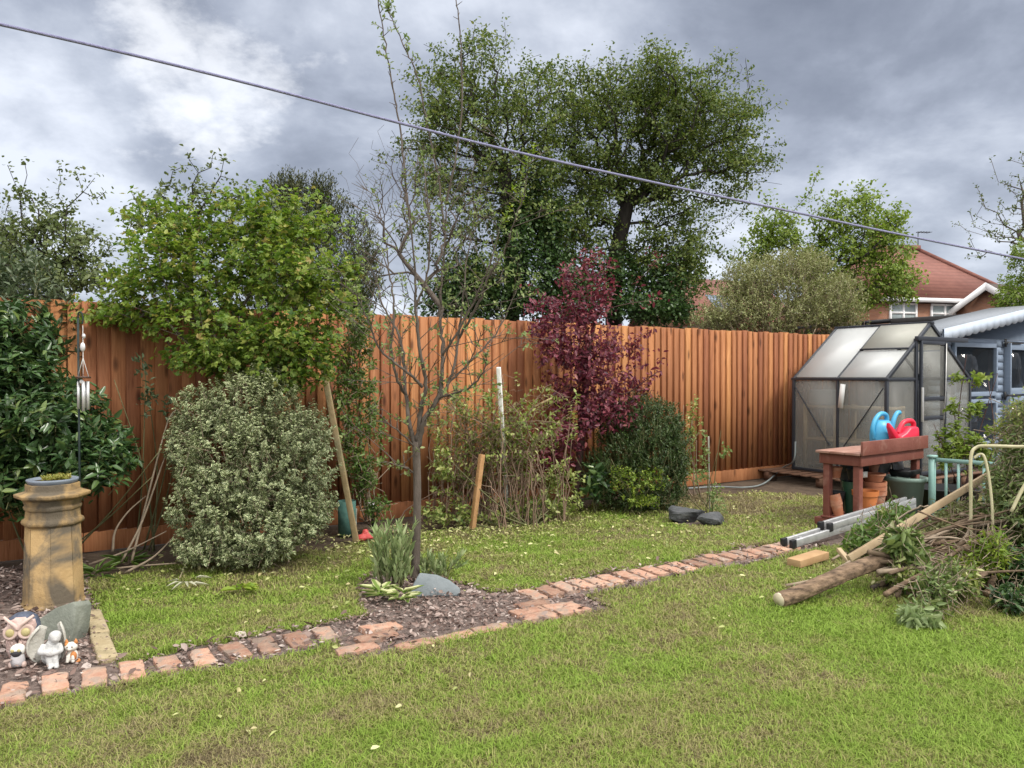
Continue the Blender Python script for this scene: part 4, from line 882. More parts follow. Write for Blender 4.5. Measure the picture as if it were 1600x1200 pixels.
m_ang = mat('white_plaster', (.44, .44, .43), (.56, .56, .55), 22, .6, .3, 60); m_ang2 = mat('aged_plaster', (.36, .34, .29), (.54, .53, .48), 14, .75, .4, 60)
an_ = thing('angel_figurine', 'white seated angel figurine hugging its knees inside large curved wings', 'angel figurine', GB(80, 1043, .03), R(22)); an_.scale = (1.1,) * 3
b = MB()
b.ell((-.004, .025, .03), (.040, .034, .034)); b.tube([(-.008, .026, .04), (-.002, .016, .07), (.006, .006, .10)], [.032, .029, .022], 12); b.ell((.018, -.008, .122), (.022, .024, .024)); b.tube([(.004, .006, .09), (.014, -.002, .112)], .013, 8)
for x in (-.014, .010):
    b.tube([(x, .012, .042), (x + .006, -.030, .066)], [.020, .016], 10); b.tube([(x + .006, -.030, .066), (x + .016, -.044, .010)], [.0155, .011], 10); b.ell((x + .019, -.054, .009), (.010, .020, .010))
b.tube(spline([(-.030, .014, .088), (-.040, -.014, .066), (-.010, -.046, .070), (.012, -.048, .074)], 5), [.011] * 16, 10); b.tube(spline([(.030, .010, .086), (.040, -.020, .066), (.016, -.046, .066), (-.008, -.048, .066)], 5), [.011] * 16, 10)
b.ell((.022, -.029, .116), (.005, .006, .005), 8, 6)
remesh(b.build('body', m_ang, an_, smooth=True), .0035, 2)
b = MB(); b.ell((.016, .002, .130), (.025, .026, .019)); b.ell((.006, .020, .110), (.022, .016, .024)); remesh(b.build('hair', m_ang, an_, smooth=True), .004, 1)
def wing(s, hgt, lab, wk=1.0):
    V = []; F = []; n, k = 12, 8
    for i in range(n + 1):
        t = i / n
        for j in range(k + 1):
            q = j / k; a_ = (.15 + .85 * q) * math.pi * .62; rr = .085 * math.sin(math.pi * (.10 + .82 * t)) ** .55
            x = s * (.010 + rr * math.sin(a_) * .92 * wk); yy = .055 - rr * (1 - math.cos(a_)) * .38; z = .004 + hgt * t + .012 * math.sin(q * 3) * (t > .5) * t
            V.append((x, yy, z))
    for i in range(n):
        for j in range(k): F.append((i * (k + 1) + j, i * (k + 1) + j + 1, (i + 1) * (k + 1) + j + 1, (i + 1) * (k + 1) + j))
    o = MB().add(V, F).build('wing', m_ang2, an_, smooth=True); md = o.modifiers.new('solid', 'SOLIDIFY'); md.thickness = .007; md.offset = 0
wing(-1, .150, 'l', 1.1); wing(1, .158, 'r', .55)
m_cat = mat('cat_white', (.66, .62, .55), (.72, .69, .63), 15, .6); m_ging = mat('ginger', (.50, .19, .06), (.60, .28, .10), 12, .6)
ca = thing('cat_figurine', 'small ginger and white cat figurine beside the angel', 'cat figurine', GB(113, 1034, .0), R(12))
b = MB(); b.ell((0, 0, .03), (.026, .024, .034)); b.ell((-.002, -.010, .078), (.030, .024, .023)); b.tube([(-.012, -.022, .04), (-.014, -.028, .006)], .008, 8); b.tube([(.010, -.022, .04), (.012, -.028, .006)], .008, 8); b.ell((-.002, -.031, .072), (.011, .008, .008), 10, 6)
remesh(b.build('body', m_cat, ca, smooth=True), .0035, 2)
for x in (-.022, .019): MB().lathe([(.011, 0), (.007, .014), (.001, .024)], 10, c=(x, -.008, .092), sy=.6).build('ear', m_ging, ca, smooth=True)
MB().ell((.010, -.016, .034), (.016, .012, .022)).build('patch', m_ging, ca, smooth=True); MB().ell((-.018, -.016, .090), (.011, .010, .010), 10, 6).build('patch', m_ging, ca, smooth=True)
for x in (-.012, .009): MB().ell((x, -.0315, .082), (.0035, .003, .004), 8, 6).build('eye', m_beak, ca, smooth=True)
MB().tube(spline([(.02, .01, .01), (.035, -.012, .008), (.028, -.03, .007)]), .006, 8).build('tail', m_ging, ca, smooth=True)
# slatted bench whose end shows at the left edge
Yb = G(2, 945)[1]; be = thing('slatted_bench', 'end of a slatted bench with pinkish slats and dark grey post at the left edge', 'bench', G(-45, 945) * (1, 1, 0), R(-55))
MB().box((.10, 0, .33), (.05, .05, .66)).build('post', mat('charcoal_metal', (.035, .04, .05), (.05, .055, .07), 5, .5), be, bevel=.005)
for i in range(3): MB().box((-.40, -.035, .58 + i * .075), (1.06, .022, .06)).build('slat', mat('pink_slat', (.50, .33, .25), (.58, .41, .32), 6, .75, .2, stretch=(1, 6, 6)), be, bevel=.004)

# ------------------------------------------------------------------ wind chime on its hook
m_dkgreen = mat('dark_green_metal', (.012, .022, .020), (.02, .032, .03), 6, .5)
wb = P(125, 760, 4.95) * (1, 1, 0); sk_ = thing('shepherd_hook', 'thin dark metal hook stand beside the laurel', 'hook stand', wb); zt = P(125, 492, 4.95)[2]
MB().tube([(0, 0, 0), (-.005, 0, zt - .02)], .007, 6).build('pole', m_dkgreen, sk_); MB().tube(spline([(-.005, 0, zt - .02), (.0, -.004, zt + .012), (.02, -.006, zt + .014), (.03, -.006, zt - .02), (.026, -.006, zt - .06)]), .005, 6).build('hook', m_dkgreen, sk_, smooth=True)
ch = thing('wind_chime', 'silver tube wind chime hanging from the hook', 'wind chime', P(130, 596, 4.92)); cl_ = np.array(ch.location)
m_chime = mat('chime_aluminium', (.62, .62, .62), (.72, .72, .72), 8, .35, metal=.5); m_wood2 = mat('chime_wood', (.06, .03, .02), (.09, .05, .03), 8, .5)
b = MB()
for x, y_, z0 in ((-.03, 0, -.175), (-.012, .02, -.185), (.012, -.02, -.19), (.03, 0, -.18), (0, .028, -.17)): MB().tube([(x, y_, -.0), (x, y_, z0)], .0095, 10).build('tube', m_chime, ch, smooth=False)
MB().lathe([(.045, .02), (.045, .032), (.001, .034)], 20).build('disc', m_wood2, ch); MB().ell((0, -.02, .0), (.014, .006, .014), 10, 6).build('striker', m_white, ch, smooth=True)
for x in (-.035, .035, 0): MB().tube([(x, 0, .03), (0, 0, .15), (.0, 0, zt - cl_[2] - .07)], .0025, 4).build('string', m_white, ch)
MB().ell((0, -.004, .22), (.018, .008, .03), 10, 6).build('bird', m_chime, ch, smooth=True); MB().ell((.008, -.004, .29), (.012, .008, .016), 10, 6).build('bead', m_chime, ch, smooth=True)

# ------------------------------------------------------------------ clothes line
m_line = mat('blue_cord', (.20, .20, .33), (.28, .28, .42), 60, .9, .4, 200)
pts = spline([P(x, y, 1.95 + (x + 160) / 1920 * 1.95) for x, y in ((-160, 5), (0, 38), (225, 90), (430, 141), (620, 191), (800, 236), (1040, 289), (1220, 327), (1390, 363), (1600, 405), (1760, 436))], 6)
tag(MB().tube(pts, .0052, 8).build('clothes_line', m_line, smooth=True), 'blue cord clothes line stretched across the garden', 'clothes line')

# ------------------------------------------------------------------ houses and sheds beyond the fence
m_tile = None
def tile_mat(name, c1, c2):
    m, t, b = newmat(name); b.inputs['Roughness'].default_value = .85; tcn = t.new('ShaderNodeTexCoord'); o = tcn.outputs['Object']
    n = t.noise(o, 2.2, 6, .7); n2 = t.noise(o, .6, 3, .6); col = t.ramp(t.math('ADD', t.math('MULTIPLY', n, .6), t.math('MULTIPLY', n2, .4)), [(.35, c1), (.65, c2)])
    wv = t.new('ShaderNodeTexWave', bands_direction='Z'); wv.inputs['Scale'].default_value = 1.6; t.link(o, wv.inputs[0]); col = t.mix(t.ramp(wv.outputs['Fac'], [(0, .35), (.3, 0)]), col, tuple(x * .45 for x in c1)); t.link(col, b.inputs['Base Color']); return m
m_tile = tile_mat('red_roof_tile', (.17, .065, .050), (.25, .105, .08)); m_tile2 = tile_mat('brown_roof_tile', (.11, .085, .075), (.17, .13, .115))
def brick_wall(name, c1, c2):
    m, t, b = newmat(name); b.inputs['Roughness'].default_value = .9; tcn = t.new('ShaderNodeTexCoord'); bk = t.new('ShaderNodeTexBrick'); bk.inputs['Scale'].default_value = 4
    mp = t.new('ShaderNodeMapping'); mp.inputs['Rotation'].default_value = (R(90), 0, 0); t.link(tcn.outputs['Object'], mp.inputs[0]); t.link(mp.outputs[0], bk.inputs[0])
    bk.inputs['Color1'].default_value = (*c1, 1); bk.inputs['Color2'].default_value = (*c2, 1); bk.inputs['Mortar'].default_value = (.32, .25, .2, 1); t.link(bk.outputs[0], b.inputs['Base Color']); return m
m_obrick = brick_wall('orange_brick', (.26, .105, .055), (.33, .145, .075)); m_render = mat('white_render', (.68, .68, .66), (.75, .75, .73), 3, .8); m_pvc = mat('white_window_frame', (.78, .78, .78), (.82, .82, .82), 3, .4)
m_wglass = mat('curtained_glass', (.25, .30, .31), (.38, .44, .44), 1.2, .15, spec=.6); m_solar = mat('solar_panel', (.10, .14, .22), (.16, .21, .30), 2, .15, spec=.7)
def hip_roof(w_, d_, z0, h, rl_):                    # ridge along x of length rl_
    e_ = .35; V = [(-w_ / 2 - e_, -d_ / 2 - e_, z0), (w_ / 2 + e_, -d_ / 2 - e_, z0), (w_ / 2 + e_, d_ / 2 + e_, z0), (-w_ / 2 - e_, d_ / 2 + e_, z0), (-rl_ / 2, 0, z0 + h), (rl_ / 2, 0, z0 + h)]
    return V, [(0, 1, 5, 4), (1, 2, 5), (2, 3, 4, 5), (3, 0, 4), (3, 2, 1, 0)]
HY = 36.0; hc = P(1462, 470, HY) * (1, 1, 0); h1 = thing('brick_house', 'red tiled hipped roof house beyond the right end of the fence', 'house', hc + (0, 3.6, 0), R(14))
MB().box((0, 0, 2.35), (7.6, 7, 4.7)).build('wall', m_obrick, h1); ez = CAMH + (HOR - 468) / FPX * HY
V, F = hip_roof(7.6, 7, ez, 2.95, 2.4); rf1 = MB().add(V, F).build('roof', m_tile, h1)
rdg = MB(); 
for a_, b2_ in ((0, 4), (1, 5), (2, 5), (3, 4), (4, 5)): rdg.tube([np.array(V[a_]) + (0, 0, .02), np.array(V[b2_]) + (0, 0, .02)], .13, 6)
rdg.build('ridge_tiles', m_tile, rf1)
MB().box((0, -3.55 - .28, ez - .08), (8.3, .08, .2)).build('gutter', m_pvc, h1); MB().box((3.8 + .3, 0, ez - .08), (.08, 7.7, .2)).build('gutter', m_pvc, h1)
for x, wd_ in ((2.55, 1.5), (-.4, 1.5), (-2.7, 1.4)):
    wn = MB(); z0, z1 = ez - 1.45, ez - .25
    for z in (z0, z1, z1 - .42): wn.box((x, -3.53, z), (wd_, .10, .09))
    for xx_ in (x - wd_ / 2, x, x + wd_ / 2): wn.box((xx_, -3.53, (z0 + z1) / 2), (.09, .12, z1 - z0))
    wo = wn.build('window', m_pvc, h1); MB().box((x, -3.51, (z0 + z1) / 2), (wd_, .05, z1 - z0)).build('pane', m_wglass, wo)
ck = MB(); ck.box((-1.15, 0, ez + 3.1), (.7, .55, 1.3)); ck.box((-1.15, 0, ez + 3.77), (.8, .65, .12)); ck = ck.build('chimney', m_obrick, rf1)
MB().lathe([(.13, ez + 3.82), (.11, ez + 4.3), (.12, ez + 4.33)], 10, c=(-1.3, 0, 0)).build('chimney_pot', m_tile, ck); MB().lathe([(.13, ez + 3.82), (.11, ez + 4.1), (.12, ez + 4.14)], 10, c=(-1.0, 0, 0)).build('chimney_pot', m_tile, ck)
for x in (.3, 1.0): MB().box((x, 0, ez + 3.02), (.5, .4, .25)).build('ridge_vent', m_tile, rf1)
for x, hgt in ((.05, .9), (1.25, 1.15)):
    ae = MB(); ae.tube([(x, 0, ez + 2.7), (x, 0, ez + 2.75 + hgt)], .025, 5); ae.bar((x - .1, 0, ez + 2.7 + hgt), (x + .75, 0, ez + 2.75 + hgt), .03, .03)
    for q in range(5): ae.bar((x + .05 + q * .16, -.2, ez + 2.72 + hgt), (x + .05 + q * .16, .2, ez + 2.72 + hgt), .02, .02)
    ae.build('aerial', m_alu, rf1)
h2c = P(1640, 470, 33) * (1, 1, 0); h2 = thing('gabled_house', 'house gable with brown tiles and white bargeboard at the right edge', 'house', h2c + (1.2, 3.2, 0), R(-62))
MB().prism([(-2.6, 0), (2.6, 0), (2.6, 3.6), (0, 5.3), (-2.6, 3.6)], -3, 3).build('wall', m_obrick, h2)
for s in (-1, 1):
    MB().prism([(s * 2.95, 3.42), (s * 2.95, 3.55), (0, 5.52), (0, 5.36)], -3.3, 3.3).build('roof', m_tile2, h2)
    MB().prism([(s * 2.97, 3.25), (s * 2.97, 3.56), (0, 5.54), (0, 5.2)], -3.36, -3.305).build('bargeboard', m_pvc, h2)
wn = MB()
for z in (2.2, 3.3): wn.box((0, -3.03, z), (1.5, .1, .1))
for x in (-.75, 0, .75): wn.box((x, -3.03, 2.75), (.1, .12, 1.1))
wo = wn.build('window', m_pvc, h2); MB().box((0, -3.01, 2.75), (1.5, .05, 1.1)).build('pane', m_wglass, wo)
h3c = P(1128, 480, 40) * (1, 1, 0); h3 = thing('brick_house', 'red roofed house with a solar panel behind the right of the big tree', 'house', h3c + (.4, 3.5, 0), R(24)); zr = CAMH + (HOR - 430) / FPX * 40; zl = CAMH + (HOR - 500) / FPX * 40
MB().box((0, 0, zl / 2), (6, 6, zl)).build('wall', m_obrick, h3); MB().prism([(-3.3, zl - .2), (3.3, zl - .2), (0, zr)], -3.2, 3.2, 'y').build('end_gable', m_obrick, h3, loc=(0, 0, 0), rz=R(90))
rf3 = MB()
for s in (-1, 1): rf3.prism([(s * 3.6, zl - .35), (s * 3.6, zl - .2), (0, zr + .2), (0, zr + .02)], -3.5, 3.5)
rf3 = rf3.build('roof', m_tile, h3, rz=R(90))
n_ = nrm(np.array((0, -(zr - zl + .4), 3.6 * 1.0))); an3 = math.atan2(zr - zl + .4, 3.6)
MB().box((-.9, -2.1, zl + .95), (1.5, 1.6, .08), (an3, 0, 0)).build('solar_panel', m_solar, h3); MB().box((-2.4, 0, zr + .2), (.7, .6, 1.2)).build('chimney', m_obrick, h3)
# the white-walled house corner and dark sheds just behind the fence
m_tar = mat('tarred_board', (.018, .016, .016), (.035, .032, .032), 6, .85, .3, stretch=(1, 1, 8)); m_tarroof = mat('bitumen_roof', (.025, .026, .03), (.06, .062, .068), 3, .5, stain=((.2, .2, .2), 5, .62, .5))
a0, a1 = P(1338, 500, 14.5), P(1494, 500, 15.4); ss = thing('dark_shed', 'black timber shed with a low tarred roof behind the greenhouse', 'shed', (a0 + a1) / 2 * (1, 1, 0) + (0, 1.2, 0), math.atan2(a1[1] - a0[1], a1[0] - a0[0]))
MB().box((0, 0, 1.16), (1.95, 2.2, 2.32)).build('wall', m_tar, ss); MB().box((0, -.05, 2.50), (2.2, 2.6, .06), (0, R(-4), 0)).build('roof', m_tarroof, ss); MB().box((0, -1.36, 2.46), (2.2, .03, .12), (0, R(-4), 0)).build('fascia', m_tar, ss)
a0, a1 = P(985, 505, 10.9), P(1095, 500, 11.8); cs = thing('corrugated_shed', 'low shed with dark corrugated roof just behind the fence', 'shed', (a0 + a1) / 2 * (1, 1, 0) + (0, .8, 0), math.atan2(a1[1] - a0[1], a1[0] - a0[0]))
MB().box((0, 0, .98), (1.45, 1.4, 1.96)).build('wall', m_tar, cs); V = []; F = []; n = 120
for i in range(n + 1):
    x = -.8 + 1.6 * i / n; z = .018 * math.sin(i * 2 * math.pi / 5)
    V += [(x, -.85, 2.03 + z), (x, .85, 2.10 + z)]
for i in range(n): F.append((2 * i, 2 * i + 2, 2 * i + 3, 2 * i + 1))
o = MB().add(V, F).build('roof', m_tarroof, cs); md = o.modifiers.new('solid', 'SOLIDIFY'); md.thickness = .01
# ------------------------------------------------------------------ plants
m_bark = mat('grey_bark', (.075, .060, .048), (.14, .115, .095), 18, .9, .5, 60, stretch=(1, 1, .3)); m_dbark = mat('dark_bark', (.020, .017, .014), (.045, .038, .031), 12, .9, .5, 40, stretch=(1, 1, .3))
m_twig = mat('pale_twig', (.22, .17, .12), (.34, .27, .20), 12, .85); m_gtwig = mat('green_twig', (.10, .11, .045), (.17, .16, .08), 12, .8); m_rtwig = mat('purple_twig', (.06, .03, .028), (.11, .06, .05), 12, .8)
L_laurel = leafmat('laurel_leaf', [(.018, .045, .016), (.040, .085, .028), (.075, .14, .045), (.19, .25, .07)], .18, .28, spec=.5)
L_upright = leafmat('willowy_leaf', [(.045, .075, .035), (.095, .13, .065), (.16, .20, .12)], .2, .4)
L_bright = leafmat('bright_leaf', [(.05, .115, .018), (.12, .21, .035), (.20, .295, .05), (.30, .37, .075), (.40, .32, .11)], .4, .45)
L_varieg = leafmat('variegated_leaf', [(.05, .080, .025), (.095, .135, .045), (.16, .20, .08)], .15, .45, edge=(.54, .57, .33))
L_climb = leafmat('climber_leaf', [(.05, .11, .022), (.11, .19, .04), (.20, .29, .07)], .3, .45)
L_apple = leafmat('apple_leaf', [(.10, .17, .045), (.20, .27, .09), (.33, .37, .16)], .35, .5)
L_tangle = leafmat('tangle_leaf', [(.08, .14, .03), (.17, .24, .055), (.34, .38, .11), (.55, .54, .28)], .32, .45)
L_purple = leafmat('purple_leaf', [(.05, .011, .024), (.125, .026, .046), (.22, .05, .072), (.33, .12, .11)], .3, .4)
L_dark = leafmat('dark_fine_leaf', [(.022, .045, .012), (.05, .088, .024), (.10, .15, .045)], .18, .4)
L_yelg = leafmat('yellow_green_leaf', [(.09, .17, .02), (.20, .29, .035), (.37, .42, .08)], .3, .45)
L_big = leafmat('tree_leaf', [(.05, .088, .02), (.095, .145, .034), (.155, .20, .045), (.22, .245, .07)], .35, .5)
L_ivy = leafmat('ivy_leaf', [(.022, .052, .014), (.05, .10, .026), (.095, .155, .042)], .18, .4)
L_brown = leafmat('brown_seed', [(.10, .085, .035), (.16, .13, .05), (.20, .165, .06)], .25, .6)
L_conif = leafmat('conifer_leaf', [(.026, .040, .010), (.055, .070, .018), (.11, .105, .036)], .1, .6)
L_olive = leafmat('olive_leaf', [(.14, .16, .055), (.24, .26, .10), (.37, .37, .18)], .25, .5)
L_light = leafmat('light_tree_leaf', [(.10, .17, .028), (.20, .28, .05), (.31, .38, .09)], .38, .5)
L_syc = leafmat('sycamore_leaf', [(.07, .10, .03), (.12, .16, .05), (.20, .23, .09)], .3, .5)
L_grey = leafmat('grey_green_leaf', [(.16, .23, .085), (.27, .345, .15), (.40, .45, .24)], .25, .5)
L_hosta = leafmat('hosta_leaf', [(.12, .20, .04), (.22, .31, .07)], .25, .45, edge=(.55, .56, .30))

def bush(name, label, cat, base, blobs, n, m, slen, L, Wd, lm, seed, tm=m_gtwig, shell=.3, lean=.75, up=.25, flat=.5, out=.6, rise=.4, stems=14, spread=.0, lobes=1, fold=.3, droop=.18, jit=.25, clip=True, sr=.008, twigs=.5):
    rng = np.random.default_rng(seed); t = thing(name, label, cat, base); b0 = np.asarray(base, float)
    p, o = blob_points(rng, blobs, n, shell)
    if clip: ok = p[:, 2] > .02; p, o = p[ok], o[ok]
    dv = nrm(o * out + np.array((0, 0, rise)) + rng.normal(0, .35, p.shape)); s = slen * rng.uniform(.6, 1.25, len(p))
    a = shoots(rng, p, dv, s, m, L, Wd, lean, spread, up, flat, lobes, jit)
    leaf_object('foliage', a[0] - b0, *a[1:], lm, t, fold, droop)
    mb = MB(); cs = [P(q[0], q[1], q[2]) for q in blobs]
    for i in range(stems):
        c = cs[i % len(cs)]; e_ = c + rng.normal(0, .12, 3) - b0; s0 = np.array((rng.normal(0, .06), rng.normal(0, .04), -.02)); mid = (s0 + e_) / 2 + rng.normal(0, .06, 3)
        mb.tube(spline([s0, mid, e_], 4), np.linspace(sr, sr * .35, 9), 5)
    if stems: mb.build('stems', tm, t, fix=False)
    if n < 90: return t, rng
    k = rng.random(len(p)) < twigs
    twig_object('branchwork', (p - dv * s[:, None] * 1.4 - b0)[k], (p - b0)[k], .0028, tm, t)
    return t, rng
def tree(name, label, cat, base, trunk, blobs, ntar, seed, rbase, rtip, lm, m, slen, L, Wd, bark, step=.3, shell=.5, lean=.75, up=.2, extra=None, wpath=.3, wobble=.04, leafy=1.0, lobes=1, inner=.35, spread=.02, group=None, flat=.5, updrag=.6, parts=('trunk', 'crown'), bare=None, clump=0, zmin=-99):
    rng = np.random.default_rng(seed); t = thing(name, label, cat, base, group=group); b0 = np.asarray(base, float)
    p, o = blob_points(rng, blobs, ntar, shell); p = p[p[:, 2] > zmin]
    if clump:
        c_ = p[:max(8, len(p) // clump)]; sz = np.mean([b[3] * b[2] / FPX for b in blobs]) * .30; p = c_[rng.integers(0, len(c_), len(p))] + rng.normal(0, 1, p.shape) * sz * rng.uniform(.5, 1.2, (len(p), 1)) * (1, 1, .7)
    if extra is not None: p = np.concatenate([p, np.array(extra)])
    nl_ = len(p)
    if bare is not None: p = np.concatenate([p, np.array(bare)])
    pos, par, dr, tips = grow(rng, trunk, p, step, wpath, wobble, updrag)
    mb = MB(); r = branch_mesh(mb, pos - b0, par, rbase, rtip); mb.build(parts[0], bark, t, smooth=True, fix=False)
    if lm is not None:
        if bare is not None: tips = tips[np.min(np.linalg.norm(pos[tips][:, None] - np.array(bare)[None], axis=-1), axis=1) > .05]
        tips = tips[rng.random(len(tips)) < leafy]
        i2 = np.nonzero((r < rtip * 4) & (rng.random(len(r)) < inner))[0]; i2 = i2[i2 > 6]
        ii = np.concatenate([tips, i2]); dv = nrm(dr[ii] + rng.normal(0, .25, (len(ii), 3)))
        a = shoots(rng, pos[ii] + dv * slen * .3, dv, slen * rng.uniform(.6, 1.2, len(ii)), m, L, Wd, lean, spread, up, flat, lobes)
        leaf_object(parts[1], a[0] - b0, *a[1:], lm, t)
    return t, rng, pos, tips
# --- left: laurel and the upright shrub behind it
bush('laurel_bush', 'dark glossy laurel bush behind the chimney pot', 'bush', G(70, 880), [(20, 540, 5.6, 75, 90, .40), (20, 640, 5.45, 95, 110, .45), (95, 670, 5.35, 90, 85, .42), (150, 715, 5.2, 62, 50, .30), (30, 740, 5.3, 110, 60, .35), (-60, 640, 5.3, 110, 150, .5), (190, 690, 5.3, 30, 35, .15, .7)], 1500, 9, .12, .082, .034, L_laurel, 31, m_gtwig, lean=.8, up=.15, rise=.5, fold=.25, droop=.25)
bush('upright_shrub', 'upright shrub with narrow grey green leaves above the laurel', 'bush', G(40, 860) + (0, .5, 0), [(30, 450, 6.0, 80, 70, .3), (90, 500, 6.0, 35, 50, .2), (-40, 470, 6.0, 80, 90, .3), (60, 520, 6.0, 55, 60, .25)], 330, 12, .26, .085, .024, L_upright, 32, m_gtwig, rise=1.3, out=.3, lean=.6, up=.15)
# --- the big bright green shrub
ex = [P(x, y, 6.1) for x, y in ((180, 330), (205, 300), (215, 320), (250, 325), (300, 315), (345, 300), (410, 300), (460, 310), (495, 300), (545, 350), (110, 485), (130, 500), (160, 470), (150, 440), (120, 470))]
gb = G(400, 838); t_, r_, pos, tips = tree('tall_green_shrub', 'tall bright green shrub with young lobed leaves reaching over the fence', 'shrub', gb,
    [gb, P(402, 720, 6.3), P(398, 600, 6.3)], [(380, 400, 6.2, 150, 95, .45), (470, 440, 6.1, 80, 100, .42), (290, 420, 6.1, 110, 85, .42), (330, 510, 6.0, 105, 65, .40), (460, 530, 6.0, 85, 55, .36), (230, 465, 6.1, 80, 50, .3), (430, 350, 6.3, 95, 55, .3), (250, 360, 6.2, 60, 45, .25), (165, 485, 6.0, 55, 28, .18), (380, 570, 6.0, 75, 40, .3), (490, 560, 6.0, 50, 40, .25), (540, 450, 6.1, 28, 60, .2), (130, 490, 6.0, 25, 18, .12), (440, 590, 5.95, 55, 22, .2), (320, 560, 5.95, 60, 30, .22)], 1350, 41, .035, .0022, L_bright, 8, .13, .046, .026, m_bark, .14, .45, extra=ex, wobble=.02, lobes=3, inner=.2, spread=.03, lean=.8, parts=('stems', 'foliage'))
# --- variegated bush
bush('variegated_bush', 'rounded variegated bush with small cream edged leaves', 'bush', G(390, 880), [(395, 640, 5.85, 88, 70, .42), (315, 640, 5.8, 42, 45, .28), (370, 720, 5.7, 105, 90, .48), (440, 730, 5.75, 90, 100, .46), (330, 790, 5.55, 75, 75, .36), (420, 810, 5.55, 85, 60, .38), (330, 850, 5.45, 65, 35, .28), (410, 590, 5.95, 50, 28, .25), (480, 680, 5.85, 40, 60, .3), (480, 790, 5.7, 50, 50, .3), (290, 690, 5.75, 35, 50, .22), (400, 855, 5.5, 60, 28, .25)], 3000, 13, .11, .034, .018, L_varieg, 51, m_twig, shell=.22, lean=.8, up=.3, rise=.7, out=.8, flat=.4)
bush('grey_green_shoot', 'thin stems with pale leaves standing against the fence left of the variegated bush', 'plant', G(232, 858), [(232, 610, 5.9, 14, 40, .08), (222, 570, 5.9, 12, 20, .06), (262, 640, 5.9, 12, 25, .06)], 16, 6, .10, .06, .026, L_upright, 52, stems=5, twigs=1)
# --- climber on the fence by the leaning post
bush('fence_climber', 'thin leafy climber growing up the fence behind the leaning post', 'climber', G(575, 815), [(560, 560, 6.75, 35, 70, .12), (575, 640, 6.8, 28, 60, .12), (545, 690, 6.7, 30, 60, .14), (570, 740, 6.75, 28, 45, .14), (590, 790, 6.75, 25, 25, .1), (535, 600, 6.7, 25, 60, .12), (600, 700, 6.9, 14, 60, .08, .5), (560, 500, 6.5, 30, 50, .15)], 620, 8, .13, .04, .02, L_climb, 53, m_twig, stems=12, twigs=.8)
# --- small apple tree
ab = G(648, 906); AY = ab[1]
def ap_(pts, dy): return [P(x, y, AY + q) for (x, y), q in zip(pts, dy)]
at_ = thing('young_apple_tree', 'young fruit tree with bare upright branches and long whips in the bark bed', 'tree', ab); mb = MB()
tr0 = ap_([(650, 690), (652, 760), (651, 830), (648, 906)][::-1], [0, 0, 0, 0]); tr0[0] = ab - (0, 0, .03)
mb.tube(spline(tr0 , 6), np.interp(np.linspace(0, 1, 19), [0, .1, .5, 1], [.036, .031, .027, .027]), 10)
mains = [([(650, 700), (640, 660), (634, 610), (630, 560), (622, 520), (600, 480), (585, 430), (560, 380)], [0, 0, .05, .12, .2, .28, .35, .4], .017),
 ([(652, 690), (658, 640), (665, 600), (655, 540), (650, 480), (648, 420), (640, 340), (630, 270)], [0, -.02, -.05, -.1, -.12, -.15, -.2, -.22], .018),
 ([(652, 700), (664, 655), (685, 620), (692, 560), (688, 500), (690, 440), (695, 370), (697, 300)], [0, -.03, -.02, 0, .05, .08, .1, .12], .020),
 ([(680, 630), (700, 600), (712, 560), (718, 510), (725, 450), (730, 400), (742, 340)], [0, .1, .15, .2, .22, .25, .3], .013),
 ([(684, 622), (706, 616), (735, 605), (755, 580), (761, 550)], [0, -.1, -.18, -.25, -.3], .010),
 ([(660, 605), (640, 585), (615, 565), (590, 540), (575, 500), (560, 470), (545, 440)], [-.05, -.15, -.2, -.25, -.3, -.3, -.35], .011),
 ([(650, 700), (630, 680), (605, 660), (585, 640)], [0, -.1, -.15, -.2], .008), ([(648, 740), (635, 730), (622, 725)], [0, -.05, -.08], .006),
 ([(636, 620), (620, 590), (612, 540), (615, 480), (608, 420), (600, 360), (585, 300)], [.05, -.05, -.1, -.12, -.1, -.08, -.05], .011),
 ([(716, 530), (745, 480), (765, 430), (790, 390), (805, 340), (820, 300), (826, 250)], [.2, .1, .05, 0, -.05, -.08, -.1], .010),
 ([(690, 560), (725, 500), (750, 450), (770, 400), (785, 340)], [0, -.08, -.12, -.18, -.2], .009),
 ([(700, 600), (740, 560), (775, 520), (800, 470), (812, 440)], [.1, .2, .25, .3, .3], .008),
 ([(640, 340), (634, 290), (625, 200), (614, 140), (604, 80), (590, 0), (586, -40)], [-.2, -.2, -.2, -.2, -.2, -.2, -.2], .0075),
 ([(695, 370), (685, 280), (668, 194), (652, 120), (634, 78), (612, 30), (606, 10)], [.1, .08, .06, .05, .04, .03, .02], .0075),
 ([(697, 320), (712, 250), (722, 160), (719, 60), (713, 0), (709, -60)], [.12, .1, .1, .1, .1, .1], .0075),
 ([(650, 480), (668, 420), (672, 350), (665, 290), (660, 240)], [-.12, -.1, -.08, -.05, 0], .008)]
ra_ = np.random.default_rng(77); ta, td, w0, w1, wl_ = [], [], [], [], []
